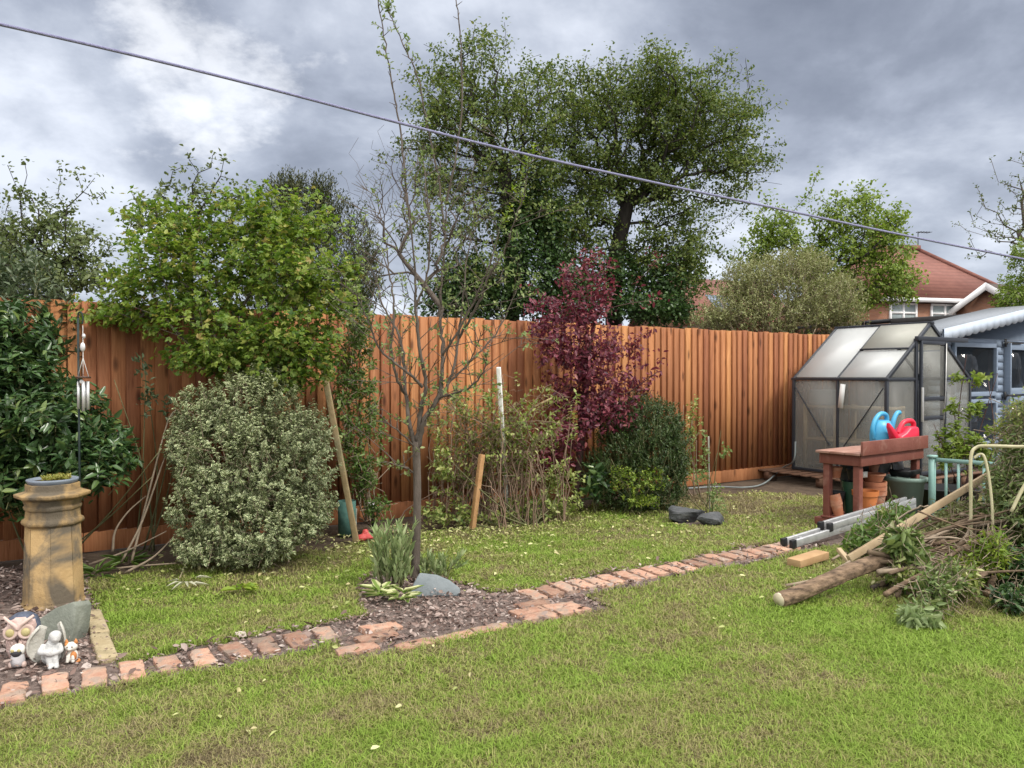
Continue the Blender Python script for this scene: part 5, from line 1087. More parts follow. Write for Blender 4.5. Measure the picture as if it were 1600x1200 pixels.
for pts, dy, r0 in mains:
    s = spline(ap_(pts, dy), 7); s[1:-1] += ra_.normal(0, .003, s[1:-1].shape); mb.tube(s, np.linspace(r0, .0026, len(s)), 7); n = len(s)
    for i in range(2, n - 1):
        whip = pts[-1][1] < 60
        if ra_.random() < (.85 if whip else .75):
            d0 = nrm(s[i + 1] - s[i]); sdv = nrm(np.cross(d0, ra_.normal(0, 1, 3))); d1 = nrm(d0 * .5 + sdv + (0, 0, .25)); ln = (.05 if whip else ra_.choice([.06, .12, .25, .42], p=[.35, .3, .22, .13])) * ra_.uniform(.6, 1.3)
            e_ = s[i] + d1 * ln; w0.append(s[i]); w1.append(e_)
            if ra_.random() < (.0 if pts[-1][0] == 709 else (.9 if whip and i > n * .55 else (.25 if whip else .62))): ta.append(e_); td.append(d1)
            if ln > .15:
                for q in range(3):
                    f_ = ra_.uniform(.3, .95); s2 = s[i] + (e_ - s[i]) * f_; d2 = nrm(d1 + ra_.normal(0, .6, 3) + (0, 0, .2)); e2 = s2 + d2 * ra_.uniform(.05, .14); w0.append(s2); w1.append(e2)
                    if ra_.random() < .45: ta.append(e2); td.append(d2)
    if pts[-1][0] != 709:
        for q in range(3): ta.append(s[-1 - q]); td.append(nrm(s[-1] - s[-4]))
mb.V = [v - ab for v in mb.V]; mb.build('trunk', m_bark, at_, smooth=True, fix=False); w0, w1 = np.array(w0), np.array(w1); twig_object('branchwork', w0 - ab, w1 - ab, .0035, m_bark, at_)
a = shoots(ra_, np.array(ta) + np.array(td) * .02, np.array(td), .05, 5, .034, .018, lean=.7, up=.2); leaf_object('crown', a[0] - ab, *a[1:], L_apple, at_)
# bright leafy sprays high on the right whip
tgt = [P(x, y, AY + .3) for x, y in ((818, 262), (826, 240), (835, 225), (806, 290), (800, 320), (815, 305), (790, 335))]
a = shoots(ra_, np.array(tgt), nrm(np.array([(.3, 0, 1)] * len(tgt)) + ra_.normal(0, .3, (len(tgt), 3))), .08, 9, .045, .022); leaf_object('crown', a[0] - ab, *a[1:], L_yelg, at_)
# --- iris-like clump, hosta, right clump at the tree's foot
def blades(name, label, cat, base, n, h, rad, wd, lm, seed, lean=.25, cx=0, flatten=1.0):
    rng = np.random.default_rng(seed); t = thing(name, label, cat, base); an = rng.uniform(0, 6.283, n); rr = rad * np.sqrt(rng.uniform(0, 1, n)); p = np.stack([rr * np.cos(an), rr * np.sin(an) * flatten, np.zeros(n)], -1)
    hh = h * rng.uniform(.55, 1.1, n); N = 6; dv = np.stack([np.cos(an), np.sin(an), np.zeros(n)], -1) * (lean * rng.uniform(.2, 1.6, n))[:, None] + rng.normal(0, .08, (n, 3)); V = np.empty((n, N * 2, 3)); sdv = nrm(np.cross(nrm(dv + (0, 0, 1)), rng.normal(0, 1, (n, 3))))
    for k in range(N):
        f_ = k / (N - 1); c = p + np.array((0, 0, 1.)) * (hh * f_)[:, None] + dv * (hh * f_ ** 1.8)[:, None]; w_ = wd * (math.sin(math.pi * min(.97, .22 + .75 * f_)) ** .8) * rng.uniform(.8, 1.2)
        V[:, 2 * k] = c - sdv * w_ / 2; V[:, 2 * k + 1] = c + sdv * w_ / 2
    F = np.array([(2 * k, 2 * k + 1, 2 * k + 3, 2 * k + 2) for k in range(N - 1)]).ravel(); L_ = (np.arange(n)[:, None] * N * 2 + F[None]).ravel()
    me = fast_mesh('leaves', V.reshape(-1, 3), np.full(n * (N - 1), 4), L_); attr(me, 'rnd', np.repeat(np.clip(rng.normal(.5, .25, n), 0, 1), N * 2)); attr(me, 'edge', np.ones(n * N * 2)); me.materials.append(lm); link(bpy.data.objects.new('leaves', me), t); return t
def stalks(name, label, base, pts, m, L, Wd, lm, seed, h0=.0):
    rng = np.random.default_rng(seed); t = thing(name, label, 'plant', base); mb = MB(); tip, dv, ln = [], [], []
    for x, y, h, lx in pts:
        e_ = np.array((x + lx, y + rng.normal(0, .02), h)); s = spline([(x * .6, y, 0), (x * .85, y, h * .5), e_], 4); mb.tube(s, np.linspace(.005, .003, len(s)), 5); tip.append(e_); dv.append(nrm(e_ - s[4])); ln.append(h * .85)
    mb.build('stems', m_gtwig, t, fix=False); a = shoots(rng, np.array(tip), np.array(dv), np.array(ln), m, L, Wd, lean=.38, up=.35, flat=.2, jit=.12); leaf_object('leaves', *a, lm, t, droop=.1); return t
rs_ = np.random.default_rng(12)
stalks('grey_green_plant', 'tall grey green leafy plant left of the small tree', G(612, 920), [(rs_.uniform(-.13, .13), rs_.uniform(-.08, .08), rs_.uniform(.26, .42), rs_.normal(0, .03)) for _ in range(26)], 22, .085, .020, L_grey, 61)
stalks('grey_green_plant', 'smaller grey green leafy plant right of the small tree', G(680, 905), [(rs_.uniform(-.09, .16), rs_.uniform(-.05, .08), rs_.uniform(.08, .19), rs_.normal(.02, .03)) for _ in range(18)], 14, .07, .017, L_grey, 62)
def rosette(name, label, base, n, L, Wd, lm, seed, el=.5):
    rng = np.random.default_rng(seed); t = thing(name, label, 'plant', base); an = rng.uniform(0, 6.283, n); p = np.stack([rng.normal(0, .02, n), rng.normal(0, .02, n), rng.uniform(.01, .05, n)], -1); dv = np.stack([np.cos(an), np.sin(an), rng.uniform(.1, el, n) * 1.6], -1)
    leaf_object('leaves', p + nrm(dv) * .03, dv, np.tile((0, 0, 1.), (n, 1)) + rng.normal(0, .15, (n, 3)), L * rng.uniform(.7, 1.15, n), Wd, np.clip(rng.normal(.5, .2, n), 0, 1), lm, t, droop=.35); return t
rosette('hosta', 'hosta with cream edged leaves, left of two below the tall grey green plant', G(595, 938), 18, .12, .05, L_hosta, 63); rosette('hosta', 'low hosta with cream edged leaves beside the slate, right of two', G(626, 944), 18, .11, .045, L_hosta, 64)
rosette('leafy_cutting', 'bright green leafy cutting dropped on the back lawn', G(374, 932) + (0, 0, .02), 14, .09, .04, L_yelg, 65, .2); rosette('leafy_cutting', 'pale wilted cutting on the back lawn left of the bright one', G(288, 922) + (0, 0, .02), 7, .11, .02, leafmat('wilted_leaf', [(.40, .40, .28), (.55, .55, .42)]), 66, .1)
# --- tangled shrub by the white post
tg = G(775, 820); rt_ = np.random.default_rng(88); tt = thing('tangled_shrub', 'half cut tangled shrub of bare arching stems and sparse leaves before the fence', 'shrub', tg); mb = MB(); tips, dvs = [], []
for i in range(150):
    s0 = tg + np.array((rt_.normal(0, .30), .12 + rt_.normal(0, .12), 0)); x = rt_.uniform(668, 905); y = 605 + abs(rt_.normal(0, 75)) + .0012 * (x - 790) ** 2; e_ = P(x, y, tg[1] + rt_.normal(.12, .18)); hgt = max(s0[2], e_[2]) + rt_.uniform(.0, .25)
    mid = s0 * .45 + e_ * .55; mid[2] = hgt * rt_.uniform(.6, 1.0); s = spline([s0, (s0 * .7 + mid * .3) + (0, 0, hgt * .3), mid, e_], 5); s[1:-1] += rt_.normal(0, .015, s[1:-1].shape); mb.tube(s, np.linspace(rt_.uniform(.003, .008), .0018, len(s)), 4, cap=False)
    for q in range(rt_.integers(1, 4)): j = rt_.integers(len(s) // 2, len(s)); tips.append(s[j]); dvs.append(nrm(s[min(j, len(s) - 1)] - s[j - 2] + rt_.normal(0, .02, 3)))
mb.V = [v - tg for v in mb.V]; mb.build('stems', mat('brown_stem', (.16, .10, .07), (.30, .21, .15), 8, .85), tt, fix=False)
mb = MB()
for i in range(230):                                  # fine dead twigs in the middle
    c_ = P(rt_.uniform(680, 850), rt_.uniform(640, 790), tg[1] + rt_.normal(.15, .12)); d_ = nrm(rt_.normal(0, 1, 3)) * rt_.uniform(.06, .16); k_ = rt_.normal(0, .04, 3); mb.tube([c_ - d_, c_ + k_, c_ + d_], .0016, 3, cap=False)
mb.V = [v - tg for v in mb.V]; mb.build('dead_twigs', m_twig, tt, fix=False)
a = shoots(rt_, np.array(tips), np.array(dvs), .18, 10, .05, .024, lean=.75, up=.1); k = a[0][:, 2] > .02
leaf_object('foliage', (a[0] - tg)[k], a[1][k], a[2][k], a[3][k], a[4][k], a[5][k], L_tangle, tt)
bush('low_shrub', 'low leafy green growth at the foot of the tangled shrub', 'shrub', G(830, 822), [(700, 800, 7.0, 50, 22, .2), (840, 790, 7.3, 70, 30, .2), (770, 805, 7.2, 60, 18, .2), (880, 760, 7.5, 40, 40, .2), (690, 720, 7.0, 25, 60, .2, .6)], 240, 8, .10, .05, .025, L_tangle, 89, stems=12)
# --- purple-leaved plum
pbase = G(900, 798); tree('purple_plum_tree', 'small purple leaved plum tree in front of the fence', 'tree', pbase, [pbase, P(905, 720, 8.1), P(912, 640, 8.1), P(918, 560, 8.1), P(930, 500, 8.1)],
  [(905, 560, 8.05, 75, 90, .45), (880, 520, 8.0, 55, 55, .35), (940, 600, 8.0, 75, 70, .4), (900, 660, 7.9, 55, 50, .35), (960, 650, 7.95, 50, 30, .3), (920, 450, 8.1, 50, 55, .3), (845, 500, 8.0, 22, 40, .2), (1000, 590, 8.0, 30, 30, .2, .6), (985, 540, 8.1, 40, 25, .2, .6), (870, 700, 7.9, 35, 40, .3)], 560, 91, .045, .003, L_purple, 10, .22, .058, .030, m_rtwig, .16, .4,
  extra=[P(x, y, 8.1) for x, y in ((912, 400), (935, 395), (918, 415), (1020, 395), (1028, 405), (1030, 465), (1010, 470), (995, 440), (1035, 560), (828, 455), (835, 480), (860, 470), (880, 440), (1020, 520))], wobble=.015, lean=.85, up=-.1, inner=.16, spread=.03)
# --- dark green bush and the yellow green plant before it
bush('dark_evergreen_bush', 'dense dark green fine leaved bush beside the purple tree', 'bush', G(1005, 795), [(1005, 680, 8.1, 65, 65, .45), (1025, 720, 8.0, 55, 70, .45), (970, 720, 8.0, 50, 70, .4), (1000, 640, 8.2, 45, 35, .3), (1045, 660, 8.1, 25, 40, .25), (1060, 730, 8.0, 18, 40, .2), (1000, 770, 7.9, 80, 30, .3), (1055, 700, 8.0, 28, 55, .25), (960, 660, 8.1, 40, 40, .3), (940, 740, 7.9, 35, 45, .3)], 3300, 10, .13, .034, .013, L_dark, 93, shell=.25, rise=.8, out=.7, lean=.6)
bush('yellow_green_shrub', 'small yellow green shrub at the foot of the dark bush', 'shrub', G(990, 800), [(990, 755, 7.65, 40, 30, .15), (1020, 745, 7.65, 25, 22, .12), (965, 740, 7.65, 18, 20, .1), (1000, 780, 7.6, 40, 14, .12)], 120, 9, .10, .034, .015, L_yelg, 94, stems=8)
bush('broad_leaved_seedling', 'few large dark leaves left of the yellow green shrub', 'plant', G(930, 800), [(932, 745, 7.7, 18, 28, .1), (925, 770, 7.7, 15, 15, .1)], 22, 6, .14, .12, .045, L_laurel, 95, stems=4)
bush('fence_seedling', 'spindly pale green shoots in front of the fence right of the dark bush', 'plant', G(1085, 775), [(1080, 680, 8.6, 18, 40, .12), (1085, 640, 8.6, 12, 30, .1), (1075, 730, 8.6, 14, 25, .1)], 45, 7, .14, .042, .02, L_tangle, 96, m_twig, stems=7, twigs=1)
sb = G(1110, 808); bush('young_sapling', 'young sapling tied to a pale cane between two dark rocks', 'sapling', sb, [(1100, 730, 7.3, 10, 40, .06), (1118, 770, 7.3, 14, 25, .08), (1100, 680, 7.3, 7, 25, .05), (1133, 704, 7.3, 10, 12, .05), (1090, 740, 7.3, 10, 20, .06), (1128, 795, 7.3, 12, 10, .08)], 55, 6, .12, .038, .022, L_apple, 97, m_gtwig, stems=9, sr=.006, twigs=1)
# --- currant behind the mint railing
bush('currant_bush', 'pale green currant bush with lobed leaves behind the mint railing', 'bush', G(1500, 800), [(1500, 690, 7.75, 38, 35, .2), (1485, 705, 7.7, 35, 25, .2), (1530, 700, 7.75, 35, 30, .2), (1498, 640, 7.8, 28, 22, .14), (1497, 590, 7.8, 14, 12, .1), (1530, 585, 7.8, 14, 12, .1), (1528, 632, 7.8, 14, 12, .1), (1558, 670, 7.8, 14, 10, .1)], 95, 7, .14, .062, .034, L_light, 98, m_rtwig, stems=10, lobes=3, lean=.85, up=-.05, twigs=1)
# --- dry cut stems leaning left of the variegated bush
cs_ = [([(205, 880), (225, 800), (240, 740), (262, 660), (275, 640)], [5.5, 5.6, 5.65, 5.75, 5.8]), ([(190, 878), (222, 815), (252, 730), (268, 690)], [5.5, 5.55, 5.65, 5.7]), ([(140, 882), (200, 860), (260, 830)], [5.5, 5.5, 5.5]), ([(195, 905), (240, 870), (275, 835)], [5.35, 5.4, 5.5]), ([(176, 862), (180, 830), (200, 800), (228, 775)], [5.6, 5.6, 5.65, 5.7]), ([(150, 900), (210, 885), (275, 880)], [5.4, 5.4, 5.4])]
for i, (pp_, yy_) in enumerate(cs_):
    pts = [P(x, y, q) for (x, y), q in zip(pp_, yy_)]; pts = [p if p[2] > .01 else np.array((p[0], p[1], .012)) for p in pts]
    tag(MB().tube(spline(pts, 5), np.linspace(.010, .004, (len(pts) - 1) * 5 + 1), 6).build('dry_twig', m_twig, smooth=True), ['tall dry stem leaning up beside the variegated bush, left of the two tallest', 'dry stem crossing the tallest one beside the variegated bush', 'dry stem lying low from the chimney pot towards the variegated bush', 'nearest dry stem slanting over the grass edge left of the variegated bush', 'short curved dry stem behind the chimney pot', 'dry stem lying flat along the soil edge'][i], 'twig', 'dry stems by the variegated bush')
rosette('weed_tuft', 'ragged green weeds at the grass edge right of the chimney pot', G(200, 888), 26, .16, .015, L_climb, 67, .6); rosette('weed_tuft', 'ragged weeds at the foot of the chimney pot', G(150, 905), 22, .13, .014, L_climb, 68, .8)

# ------------------------------------------------------------------ trees beyond the fence
tb1 = P(962, 520, 18) * (1, 1, 0)
rbt = np.random.default_rng(55)
tree('broadleaf_tree', 'large broad crowned tree with a forked trunk beyond the fence', 'tree', tb1, [tb1, P(958, 460, 18), P(960, 415, 18), P(966, 380, 18), P(980, 320, 18)],
  [(1080, 190, 18, 95, 75, 1.7), (1125, 265, 18, 70, 75, 1.5), (1020, 235, 18, 95, 80, 1.6), (940, 260, 18, 90, 80, 1.5), (980, 165, 18.3, 110, 55, 1.4), (1065, 345, 17.8, 65, 60, 1.2), (1035, 425, 17.6, 55, 50, 1.0), (900, 360, 18, 65, 70, 1.2), (1150, 190, 18, 34, 50, .8), (1105, 405, 17.8, 32, 34, .7, .6), (880, 170, 18.2, 80, 55, 1.2), (1160, 290, 18, 30, 40, .7), (860, 300, 18, 60, 70, 1.2), (1075, 410, 17.6, 45, 55, .8), (920, 420, 17.6, 50, 55, .9), (1030, 380, 17.6, 55, 55, .9), (880, 350, 17.7, 55, 60, 1), (990, 130, 18, 130, 35, 1.2)], 3900, 201, .21, .0048, L_big, 13, .26, .080, .054, m_dbark, .40, .42, extra=[P(x, y, 18) for x, y in ((1030, 75), (1035, 92), (1180, 240), (1195, 262), (1190, 245), (1175, 270), (1160, 330), (1140, 350), (1120, 370), (1100, 445), (1090, 460), (960, 105), (940, 95), (1000, 110))], wobble=.05, inner=.10, spread=.07, leafy=.92, wpath=.2, clump=13,
  bare=[P(rbt.uniform(880, 1180), 85 + abs(rbt.normal(0, 32)) + .0009 * (x_ - 1020) ** 2, 17.6 + rbt.normal(0, .5)) for x_ in rbt.uniform(880, 1180, 150)])
tb2 = P(800, 515, 17) * (1, 1, 0)
tree('broadleaf_tree', 'airy tree of twisted limbs with an ivy clad trunk left of the large tree', 'tree', tb2, [tb2, P(800, 430, 17), P(795, 350, 17), P(790, 270, 17)],
  [(760, 160, 17, 95, 75, 1.5), (710, 225, 17, 80, 75, 1.4), (840, 165, 17.2, 75, 65, 1.3), (770, 280, 17, 100, 75, 1.3), (690, 150, 17, 45, 50, .9, .7), (760, 110, 17, 70, 35, .9, .8), (690, 320, 16.6, 60, 65, 1.0, .8), (850, 250, 17, 60, 70, 1), (740, 380, 16.6, 60, 60, .9, .7), (670, 230, 17, 35, 50, .8), (800, 340, 16.8, 60, 60, .9), (760, 430, 16.6, 60, 50, .9), (840, 330, 16.8, 45, 70, .9)], 2400, 202, .19, .0048, L_big, 12, .26, .080, .054, m_dbark, .38, .45, extra=[P(x, y, 17) for x, y in ((755, 45), (760, 52), (775, 55), (790, 60), (786, 75), (690, 70), (675, 75), (682, 84), (710, 95), (845, 85), (880, 92), (650, 125), (655, 135), (830, 90), (740, 60))], wobble=.07, inner=.09, spread=.07, leafy=.66, clump=14)
bush('ivy_clad_stump', 'dark mass of ivy round the trunks under the large trees', 'ivy', P(860, 520, 16.5) * (1, 1, 0), [(805, 400, 16.6, 35, 100, .6), (850, 440, 16.5, 60, 70, .7), (760, 460, 16.5, 60, 55, .7), (900, 460, 16.6, 50, 55, .6), (1010, 480, 16.8, 50, 30, .6), (1060, 480, 16.8, 30, 28, .5), (860, 370, 16.8, 35, 70, .5), (700, 470, 16.4, 50, 40, .5), (960, 440, 17.4, 60, 60, .5), (1040, 440, 17.2, 45, 50, .5), (720, 430, 16.6, 45, 50, .5), (840, 330, 16.9, 35, 60, .5)], 2200, 12, .42, .085, .065, L_ivy, 203, m_dbark, shell=.28, spread=.08)
bush('brown_creeper', 'brownish seed hung twigs draped over the top of the large tree', 'creeper', P(1000, 520, 17.2) * (1, 1, 0), [(1010, 140, 17.2, 80, 38, .8), (930, 150, 17.2, 60, 35, .8), (1090, 150, 17.2, 55, 45, .7), (1110, 250, 16.9, 55, 55, .5), (860, 130, 17.2, 50, 35, .7), (1000, 330, 16.8, 40, 40, .3, .5)], 330, 10, .6, .06, .03, L_brown, 204, m_twig, rise=-.1, spread=.10, twigs=.9, stems=0) if False else None
tb3 = P(640, 515, 14) * (1, 1, 0)
tree('bare_tree', 'bare twiggy tree with fine spreading branches left of the big trees', 'tree', tb3, [tb3, P(690, 480, 14), P(650, 430, 14)], [(600, 320, 14, 60, 85, .8), (650, 280, 14, 60, 80, .8), (700, 350, 14, 50, 90, .8), (570, 400, 14, 40, 70, .7), (740, 300, 14.3, 45, 90, .8), (620, 240, 14, 45, 35, .5, .6)], 900, 205, .060, .0032, L_syc, 4, .2, .05, .03, m_bark, .24, .5, wobble=.018, leafy=.12, inner=.0, updrag=1.1, extra=[P(x, y, 14) for x, y in ((545, 240), (560, 215), (590, 205), (530, 270), (545, 300), (600, 195))])
bush('conifer_tree', 'dark brownish conifer behind the tall green shrub', 'conifer', P(505, 520, 12.5) * (1, 1, 0), [(470, 330, 12.5, 65, 65, .9), (520, 380, 12.5, 75, 85, .9), (430, 400, 12.6, 70, 80, .8), (560, 430, 12.4, 42, 60, .7), (480, 460, 12.4, 110, 60, .8), (450, 290, 12.5, 30, 32, .4), (500, 290, 12.5, 30, 26, .4)], 2700, 13, .34, .06, .017, L_conif, 206, m_dbark, shell=.25, rise=.9, out=.6, lean=.35, spread=.02, stems=6, sr=.06)
tb4 = P(75, 515, 9.5) * (1, 1, 0)
tree('sycamore_tree', 'leafy tree with bare topped shoots behind the left end of the fence', 'tree', tb4, [tb4, P(90, 470, 9.5), P(80, 420, 9.5)], [(70, 400, 9.5, 85, 60, .8), (20, 430, 9.5, 70, 60, .8), (130, 400, 9.5, 45, 60, .6), (60, 340, 9.6, 60, 40, .6), (110, 440, 9.3, 80, 40, .6), (-40, 400, 9.5, 60, 70, .7)], 620, 207, .10, .0045, L_syc, 9, .22, .058, .042, m_dbark, .2, .5, extra=[P(x, y, 9.5) for x, y in ((12, 258), (38, 252), (25, 290), (92, 262), (95, 280), (120, 272), (148, 278), (130, 300), (150, 310), (165, 300), (70, 300), (50, 310))], wobble=.03, spread=.04, inner=.2)
bush('pine_tree', 'dark pine with upright shoots at the far left edge', 'conifer', P(-10, 520, 16) * (1, 1, 0), [(-10, 390, 16, 55, 70, .9), (25, 370, 16, 30, 50, .6), (-50, 400, 16, 60, 80, .9), (20, 440, 16, 60, 60, .8)], 700, 14, .5, .09, .016, L_conif, 208, m_dbark, rise=1.6, out=.3, lean=.45, stems=4, sr=.07)
tb5 = P(290, 515, 8.2) * (1, 1, 0)
tree('sycamore_tree', 'thin upright shoots with clustered young leaves rising behind the tall green shrub', 'tree', tb5, [tb5, P(295, 430, 8.2), P(300, 360, 8.2)], [(290, 320, 8.2, 55, 45, .4), (240, 330, 8.2, 45, 40, .4), (350, 330, 8.2, 50, 45, .4), (430, 330, 8.2, 40, 40, .4)], 130, 209, .05, .004, L_syc, 8, .13, .05, .036, m_dbark, .2, .5, extra=[P(x, y, 8.2) for x, y in ((293, 238), (296, 250), (332, 242), (350, 250), (330, 262), (270, 268), (283, 262), (310, 270), (250, 292), (360, 280), (385, 290), (410, 290), (345, 275), (265, 290), (280, 290), (300, 290))], spread=.03)
# --- right of the big tree
bush('olive_bush', 'large rounded olive green bush overhanging the fence behind the greenhouse', 'bush', P(1230, 520, 13.0) * (1, 1, 0), [(1230, 450, 13.0, 110, 60, .9), (1180, 430, 13.0, 55, 40, .7), (1290, 470, 12.8, 65, 48, .7), (1150, 475, 12.8, 60, 38, .6), (1250, 410, 13.1, 55, 30, .6), (1110, 495, 12.6, 38, 18, .4), (1320, 490, 12.6, 38, 26, .4), (1210, 490, 12.6, 120, 28, .6)], 2500, 12, .28, .052, .022, L_olive, 211, m_twig, shell=.25, rise=.7, out=.6, lean=.6, stems=18, sr=.02, twigs=.7)
bush('overhanging_sprig', 'small leafy sprig hanging over the fence beside the greenhouse', 'branch', P(1272, 520, 11.9), [(1268, 535, 11.7, 14, 10, .15), (1262, 525, 11.8, 8, 8, .1)], 16, 7, .15, .05, .024, L_light, 212, m_twig, stems=3)
tb6 = P(1265, 520, 21) * (1, 1, 0)
tree('pale_green_tree', 'loose pale green tree with upright leafy limbs behind the olive bush', 'tree', tb6, [tb6, P(1265, 480, 21), P(1270, 430, 21)], [(1220, 370, 21, 40, 45, .9), (1340, 380, 21, 50, 50, 1.0), (1290, 400, 21, 70, 50, 1.0), (1385, 400, 21, 38, 45, .9), (1345, 450, 20.8, 70, 35, .9), (1200, 350, 21, 22, 45, .6), (1350, 320, 21, 35, 35, .6), (1180, 400, 21, 35, 35, .7), (1400, 445, 20.6, 40, 30, .7), (1390, 350, 21, 25, 30, .6), (1250, 430, 20.8, 50, 35, .9), (1300, 340, 21, 35, 40, .6)], 820, 213, .13, .008, L_light, 15, .5, .10, .065, m_dbark, .4, .5, extra=[P(x, y, 21) for x, y in ((1277, 272), (1270, 290), (1262, 305), (1250, 318), (1240, 330), (1278, 310), (1275, 330), (1270, 345), (1195, 310), (1190, 330), (1342, 288), (1345, 300), (1310, 298), (1320, 315), (1355, 310), (1400, 322), (1395, 335), (1380, 350), (1420, 400), (1440, 440))], spread=.08, inner=.2)
tb7 = P(1600, 520, 14) * (1, 1, 0)
tree('budding_tree', 'sparse branching tree with opening buds at the right edge', 'tree', tb7, [tb7, P(1610, 450, 14), P(1612, 380, 14)], [(1580, 330, 14, 50, 60, .6), (1560, 370, 14, 45, 40, .5), (1620, 300, 14, 60, 70, .6), (1640, 380, 14, 50, 60, .6)], 190, 214, .09, .005, L_syc, 6, .14, .055, .032, m_bark, .25, .5, extra=[P(x, y, 14) for x, y in ((1548, 248), (1555, 270), (1530, 300), (1515, 330), (1490, 350), (1500, 352), (1520, 345), (1525, 290), (1580, 285), (1598, 240), (1540, 325), (1510, 360), (1530, 400), (1510, 400))], wobble=.03, inner=.05, spread=.02)
bush('evergreen_shrub', 'dense green shrub under the budding tree at the right edge', 'shrub', P(1610, 520, 13) * (1, 1, 0), [(1600, 440, 13, 36, 45, .5), (1580, 465, 13, 28, 22, .4), (1640, 440, 13, 45, 65, .5), (1595, 395, 13, 22, 26, .4)], 420, 12, .25, .06, .032, L_light, 215, m_dbark, stems=4)

# ------------------------------------------------------------------ the heap of cut branches
m_log = mat('furrowed_bark', (.05, .033, .022), (.27, .185, .12), 30, .95, 1.0, 22, stretch=(.35, 1, 1)); m_cut = mat('fresh_cut_wood', (.62, .52, .36), (.74, .66, .50), 10, .8)
a, b_ = G(1217, 937, .050), P(1408, 862, 5.10); ld = nrm(b_ - a); lg = thing('cut_log', 'thick bark covered log with a pale sawn end on the grass', 'log', a); rl_ = np.random.default_rng(6)
s = np.array([a + (b_ - a) * i / 14 for i in range(15)]) + rl_.normal(0, .0035, (15, 3)); s[0] = a
K, M = 36, 70; lt = nrm(b_ - a); lA = nrm(np.cross(lt, (0, 0, 1.))); lB = np.cross(lt, lA); V = []
ph_ = rl_.uniform(0, 6.28, 9); fq = rl_.integers(5, 15, 9)
for i in range(M + 1):
    f_ = i / M; c_ = (b_ - a) * f_ + lA * .010 * math.sin(f_ * 5) + lB * .006 * math.sin(f_ * 8 + 1)
    for j in range(K):
        q_ = 2 * math.pi * j / K; rr = .036 + .004 * f_ + sum(.0017 * abs(math.sin(fq[h] * .5 * q_ + ph_[h] + (h - 4) * f_ * .5)) for h in range(9)) + rl_.normal(0, .0009) + .004 * math.exp(-((f_ - .42) / .05) ** 2) * max(0, math.cos(q_ - 1))
        V.append(c_ + (lA * math.cos(q_) + lB * math.sin(q_)) * rr)
MB().add(V, [(i * K + j, i * K + (j + 1) % K, (i + 1) * K + (j + 1) % K, (i + 1) * K + j) for i in range(M) for j in range(K)] + [tuple(range(K - 1, -1, -1)), tuple(range(M * K, M * K + K))]).build('bark', m_log, lg)
MB().tube([-ld * .004, ld * .004], [.041, .042], 20).build('sawn_face', m_cut, lg)
m_bstick = mat('brown_stick_bark', (.11, .075, .048), (.20, .145, .095), 14, .9, .4)
hb = G(1500, 930)
def heap_pt(px, py, Y): p = P(px, py, Y); return p if p[2] > .02 else np.array((p[0], p[1], .02))
rh = np.random.default_rng(17)
SL = ['long thin pale stick lying along the top of the log', 'forked bare stick lying on the grass under the heap', 'thick grey branch in the middle of the heap', 'bare curved branch arching over the front of the heap', 'pale stick crossing under the long plank', 'long whip trailing over the grass at the right of the heap', 'short cut branch stub standing on the grass at the right of the heap', 'bare branch above the thick grey one']
sticks = [([(1228, 938), (1290, 900), (1340, 868), (1400, 850)], 5.0, 5.5, .011), ([(1362, 925), (1400, 905), (1440, 880)], 4.95, 5.2, .016), ([(1400, 880), (1460, 855), (1540, 830), (1600, 815)], 5.5, 5.9, .035), ([(1380, 850), (1420, 865), (1440, 900), (1430, 935)], 5.35, 5.0, .009),
 ([(1300, 880), (1350, 850), (1420, 800), (1450, 790)], 5.7, 6.2, .010), ([(1490, 925), (1540, 932), (1600, 965), (1640, 985)], 5.0, 4.5, .008), ([(1540, 950), (1548, 922), (1552, 900)], 4.78, 4.85, .030), ([(1410, 850), (1470, 835), (1530, 800), (1580, 780)], 5.6, 6.0, .028)]
for i, (pp_, y0, y1, r0) in enumerate(sticks):
    pts = [heap_pt(x, y, y0 + (y1 - y0) * q / (len(pp_) - 1)) for q, (x, y) in enumerate(pp_)]; s = spline(pts, 5); s[1:-1] += rh.normal(0, .004, s[1:-1].shape)
    tag(MB().tube(s, np.linspace(r0, r0 * .6, len(s)), 7).build('cut_branch', m_twig if i in (0, 4, 5) else (m_log if i == 6 else m_bark), smooth=True), SL[i], 'branch', 'bare branches in the heap')
for i in range(95):
    x, y = rh.uniform(1425, 1580), rh.uniform(795, 905); y = max(y, 890 - (x - 1425) * .9); Y0 = 5.0 + (900 - y) * .006 + rh.normal(0, .12); c_ = heap_pt(x, y, Y0); an = rh.normal(.35, .35); d_ = np.array((math.cos(an), math.sin(an), rh.normal(.12, .2))) * rh.uniform(.15, .5); s = spline([c_ - d_, c_ + rh.normal(0, .03, 3), c_ + d_], 5); s[:, 2] = np.maximum(s[:, 2], .01)
    tag(MB().tube(s, np.linspace(rh.uniform(.005, .018), .004, len(s)), 6).build('cut_branch', [m_twig, m_bstick, m_bstick, m_log][i % 4], smooth=True), 'thin bare cut branch tangled in the middle of the branch heap', 'branch', 'thin bare branches tangled in the heap')
L_heap = leafmat('cut_bough_leaf', [(.055, .10, .025), (.12, .18, .05), (.21, .27, .085), (.38, .39, .20)], .2, .4)
def bough(label, blobs, n, m, slen, L, Wd, lm, seed, **kw):
    x, y, Y = blobs[0][:3]; return bush('leafy_bough', label, 'leafy branch', heap_pt(x, y, Y), blobs, n, m, slen, L, Wd, lm, seed, m_twig, stems=0, **{**dict(twigs=.8, rise=.1, up=-.15, shell=.35, lean=.7), **kw})
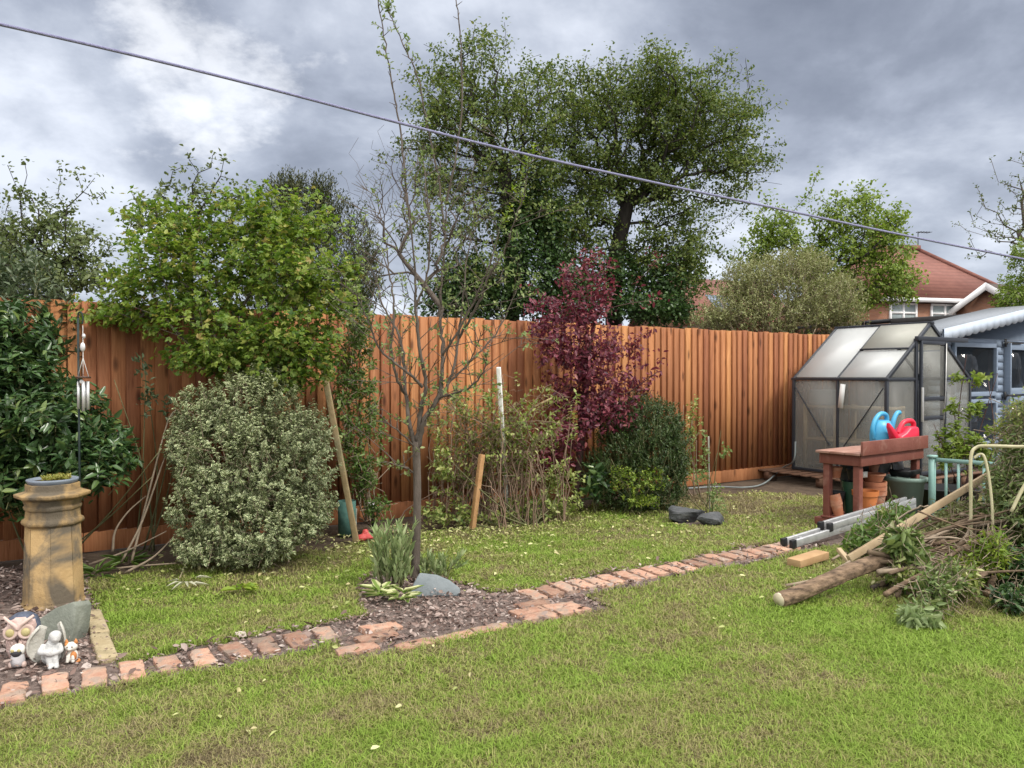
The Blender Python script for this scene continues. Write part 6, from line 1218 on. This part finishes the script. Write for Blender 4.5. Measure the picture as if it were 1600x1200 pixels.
bough('tallest mass of dull green cut foliage at the right edge of the heap', [(1600, 750, 5.4, 48, 50, .35), (1615, 700, 5.4, 40, 50, .35), (1620, 800, 5.2, 60, 60, .4), (1560, 810, 5.55, 40, 30, .25), (1585, 770, 5.6, 35, 30, .25), (1660, 760, 5.2, 60, 110, .4)], 1350, 11, .17, .046, .016, L_heap, 301)
bough('fine leaved cut boughs at the top right of the heap with cream buds', [(1592, 655, 5.6, 26, 40, .25), (1588, 690, 5.6, 26, 30, .2), (1630, 650, 5.5, 35, 60, .3)], 380, 10, .2, .04, .013, L_tangle, 302, rise=.6)
bough('broad leaved drooping bough hanging over the long plank', [(1408, 862, 4.98, 20, 36, .10), (1425, 880, 5.0, 16, 20, .1)], 90, 8, .15, .10, .034, L_heap, 303, rise=-.7)
bough('green leafy bough between the ladder and the long plank', [(1352, 838, 5.9, 26, 13, .2), (1384, 820, 6.1, 22, 12, .2), (1332, 850, 5.8, 20, 10, .15), (1408, 806, 6.3, 18, 10, .2)], 120, 8, .16, .07, .024, L_climb, 304)
bough('grey green twiggy bough lying on the grass in front of the heap', [(1460, 925, 4.45, 26, 34, .12), (1448, 952, 4.35, 20, 16, .1), (1480, 905, 4.6, 24, 28, .12)], 190, 8, .14, .05, .018, L_heap, 305)
bough('pale leaved sprig on the grass at the very front of the heap', [(1424, 962, 4.25, 18, 9, .08), (1452, 970, 4.25, 14, 9, .08)], 40, 7, .12, .075, .026, L_grey, 306)
bough('yellow green bough with narrow leaves at the front right of the heap', [(1540, 880, 4.95, 30, 32, .16), (1555, 865, 4.95, 25, 25, .14), (1520, 895, 4.95, 18, 20, .1)], 170, 10, .17, .06, .015, L_yelg, 307, rise=-.3)
bough('dark green leafy boughs low at the right edge of the heap', [(1590, 890, 4.9, 35, 45, .25), (1580, 935, 4.5, 30, 22, .2), (1640, 900, 4.8, 45, 60, .3)], 380, 10, .16, .055, .022, L_laurel, 308)
bough('pale green leafy bough spilling forward below the thick grey branch', [(1415, 905, 4.85, 26, 16, .12), (1400, 885, 5.0, 20, 14, .12), (1500, 905, 4.75, 30, 22, .15)], 150, 8, .15, .055, .022, L_tangle, 313)
bough('dull olive bough over the top of the thick grey branch', [(1515, 805, 5.75, 40, 22, .2), (1475, 828, 5.6, 28, 18, .2), (1570, 770, 5.75, 30, 25, .2)], 240, 9, .17, .052, .017, L_olive, 314)
bough('mixed green leaves filling the middle of the heap', [(1500, 815, 5.95, 45, 28, .25), (1540, 850, 5.6, 36, 36, .25), (1575, 820, 5.4, 36, 40, .3)], 480, 9, .16, .058, .022, L_heap, 309)
bough('sprig of pale leaves fallen beside the log', [(1262, 925, 4.85, 18, 8, .08), (1285, 930, 4.8, 14, 6, .06)], 16, 6, .1, .075, .02, L_grey, 310)
bough('cut leafy sprig lying left of the timber offcut', [(1222, 886, 5.6, 12, 6, .06), (1235, 893, 5.55, 12, 5, .06)], 14, 6, .1, .06, .024, L_climb, 311)
bough('pale flowering sprig resting over the ladder', [(1382, 800, 6.45, 16, 14, .12), (1372, 812, 6.4, 14, 10, .1)], 40, 8, .12, .04, .018, L_tangle, 312, rise=.3)
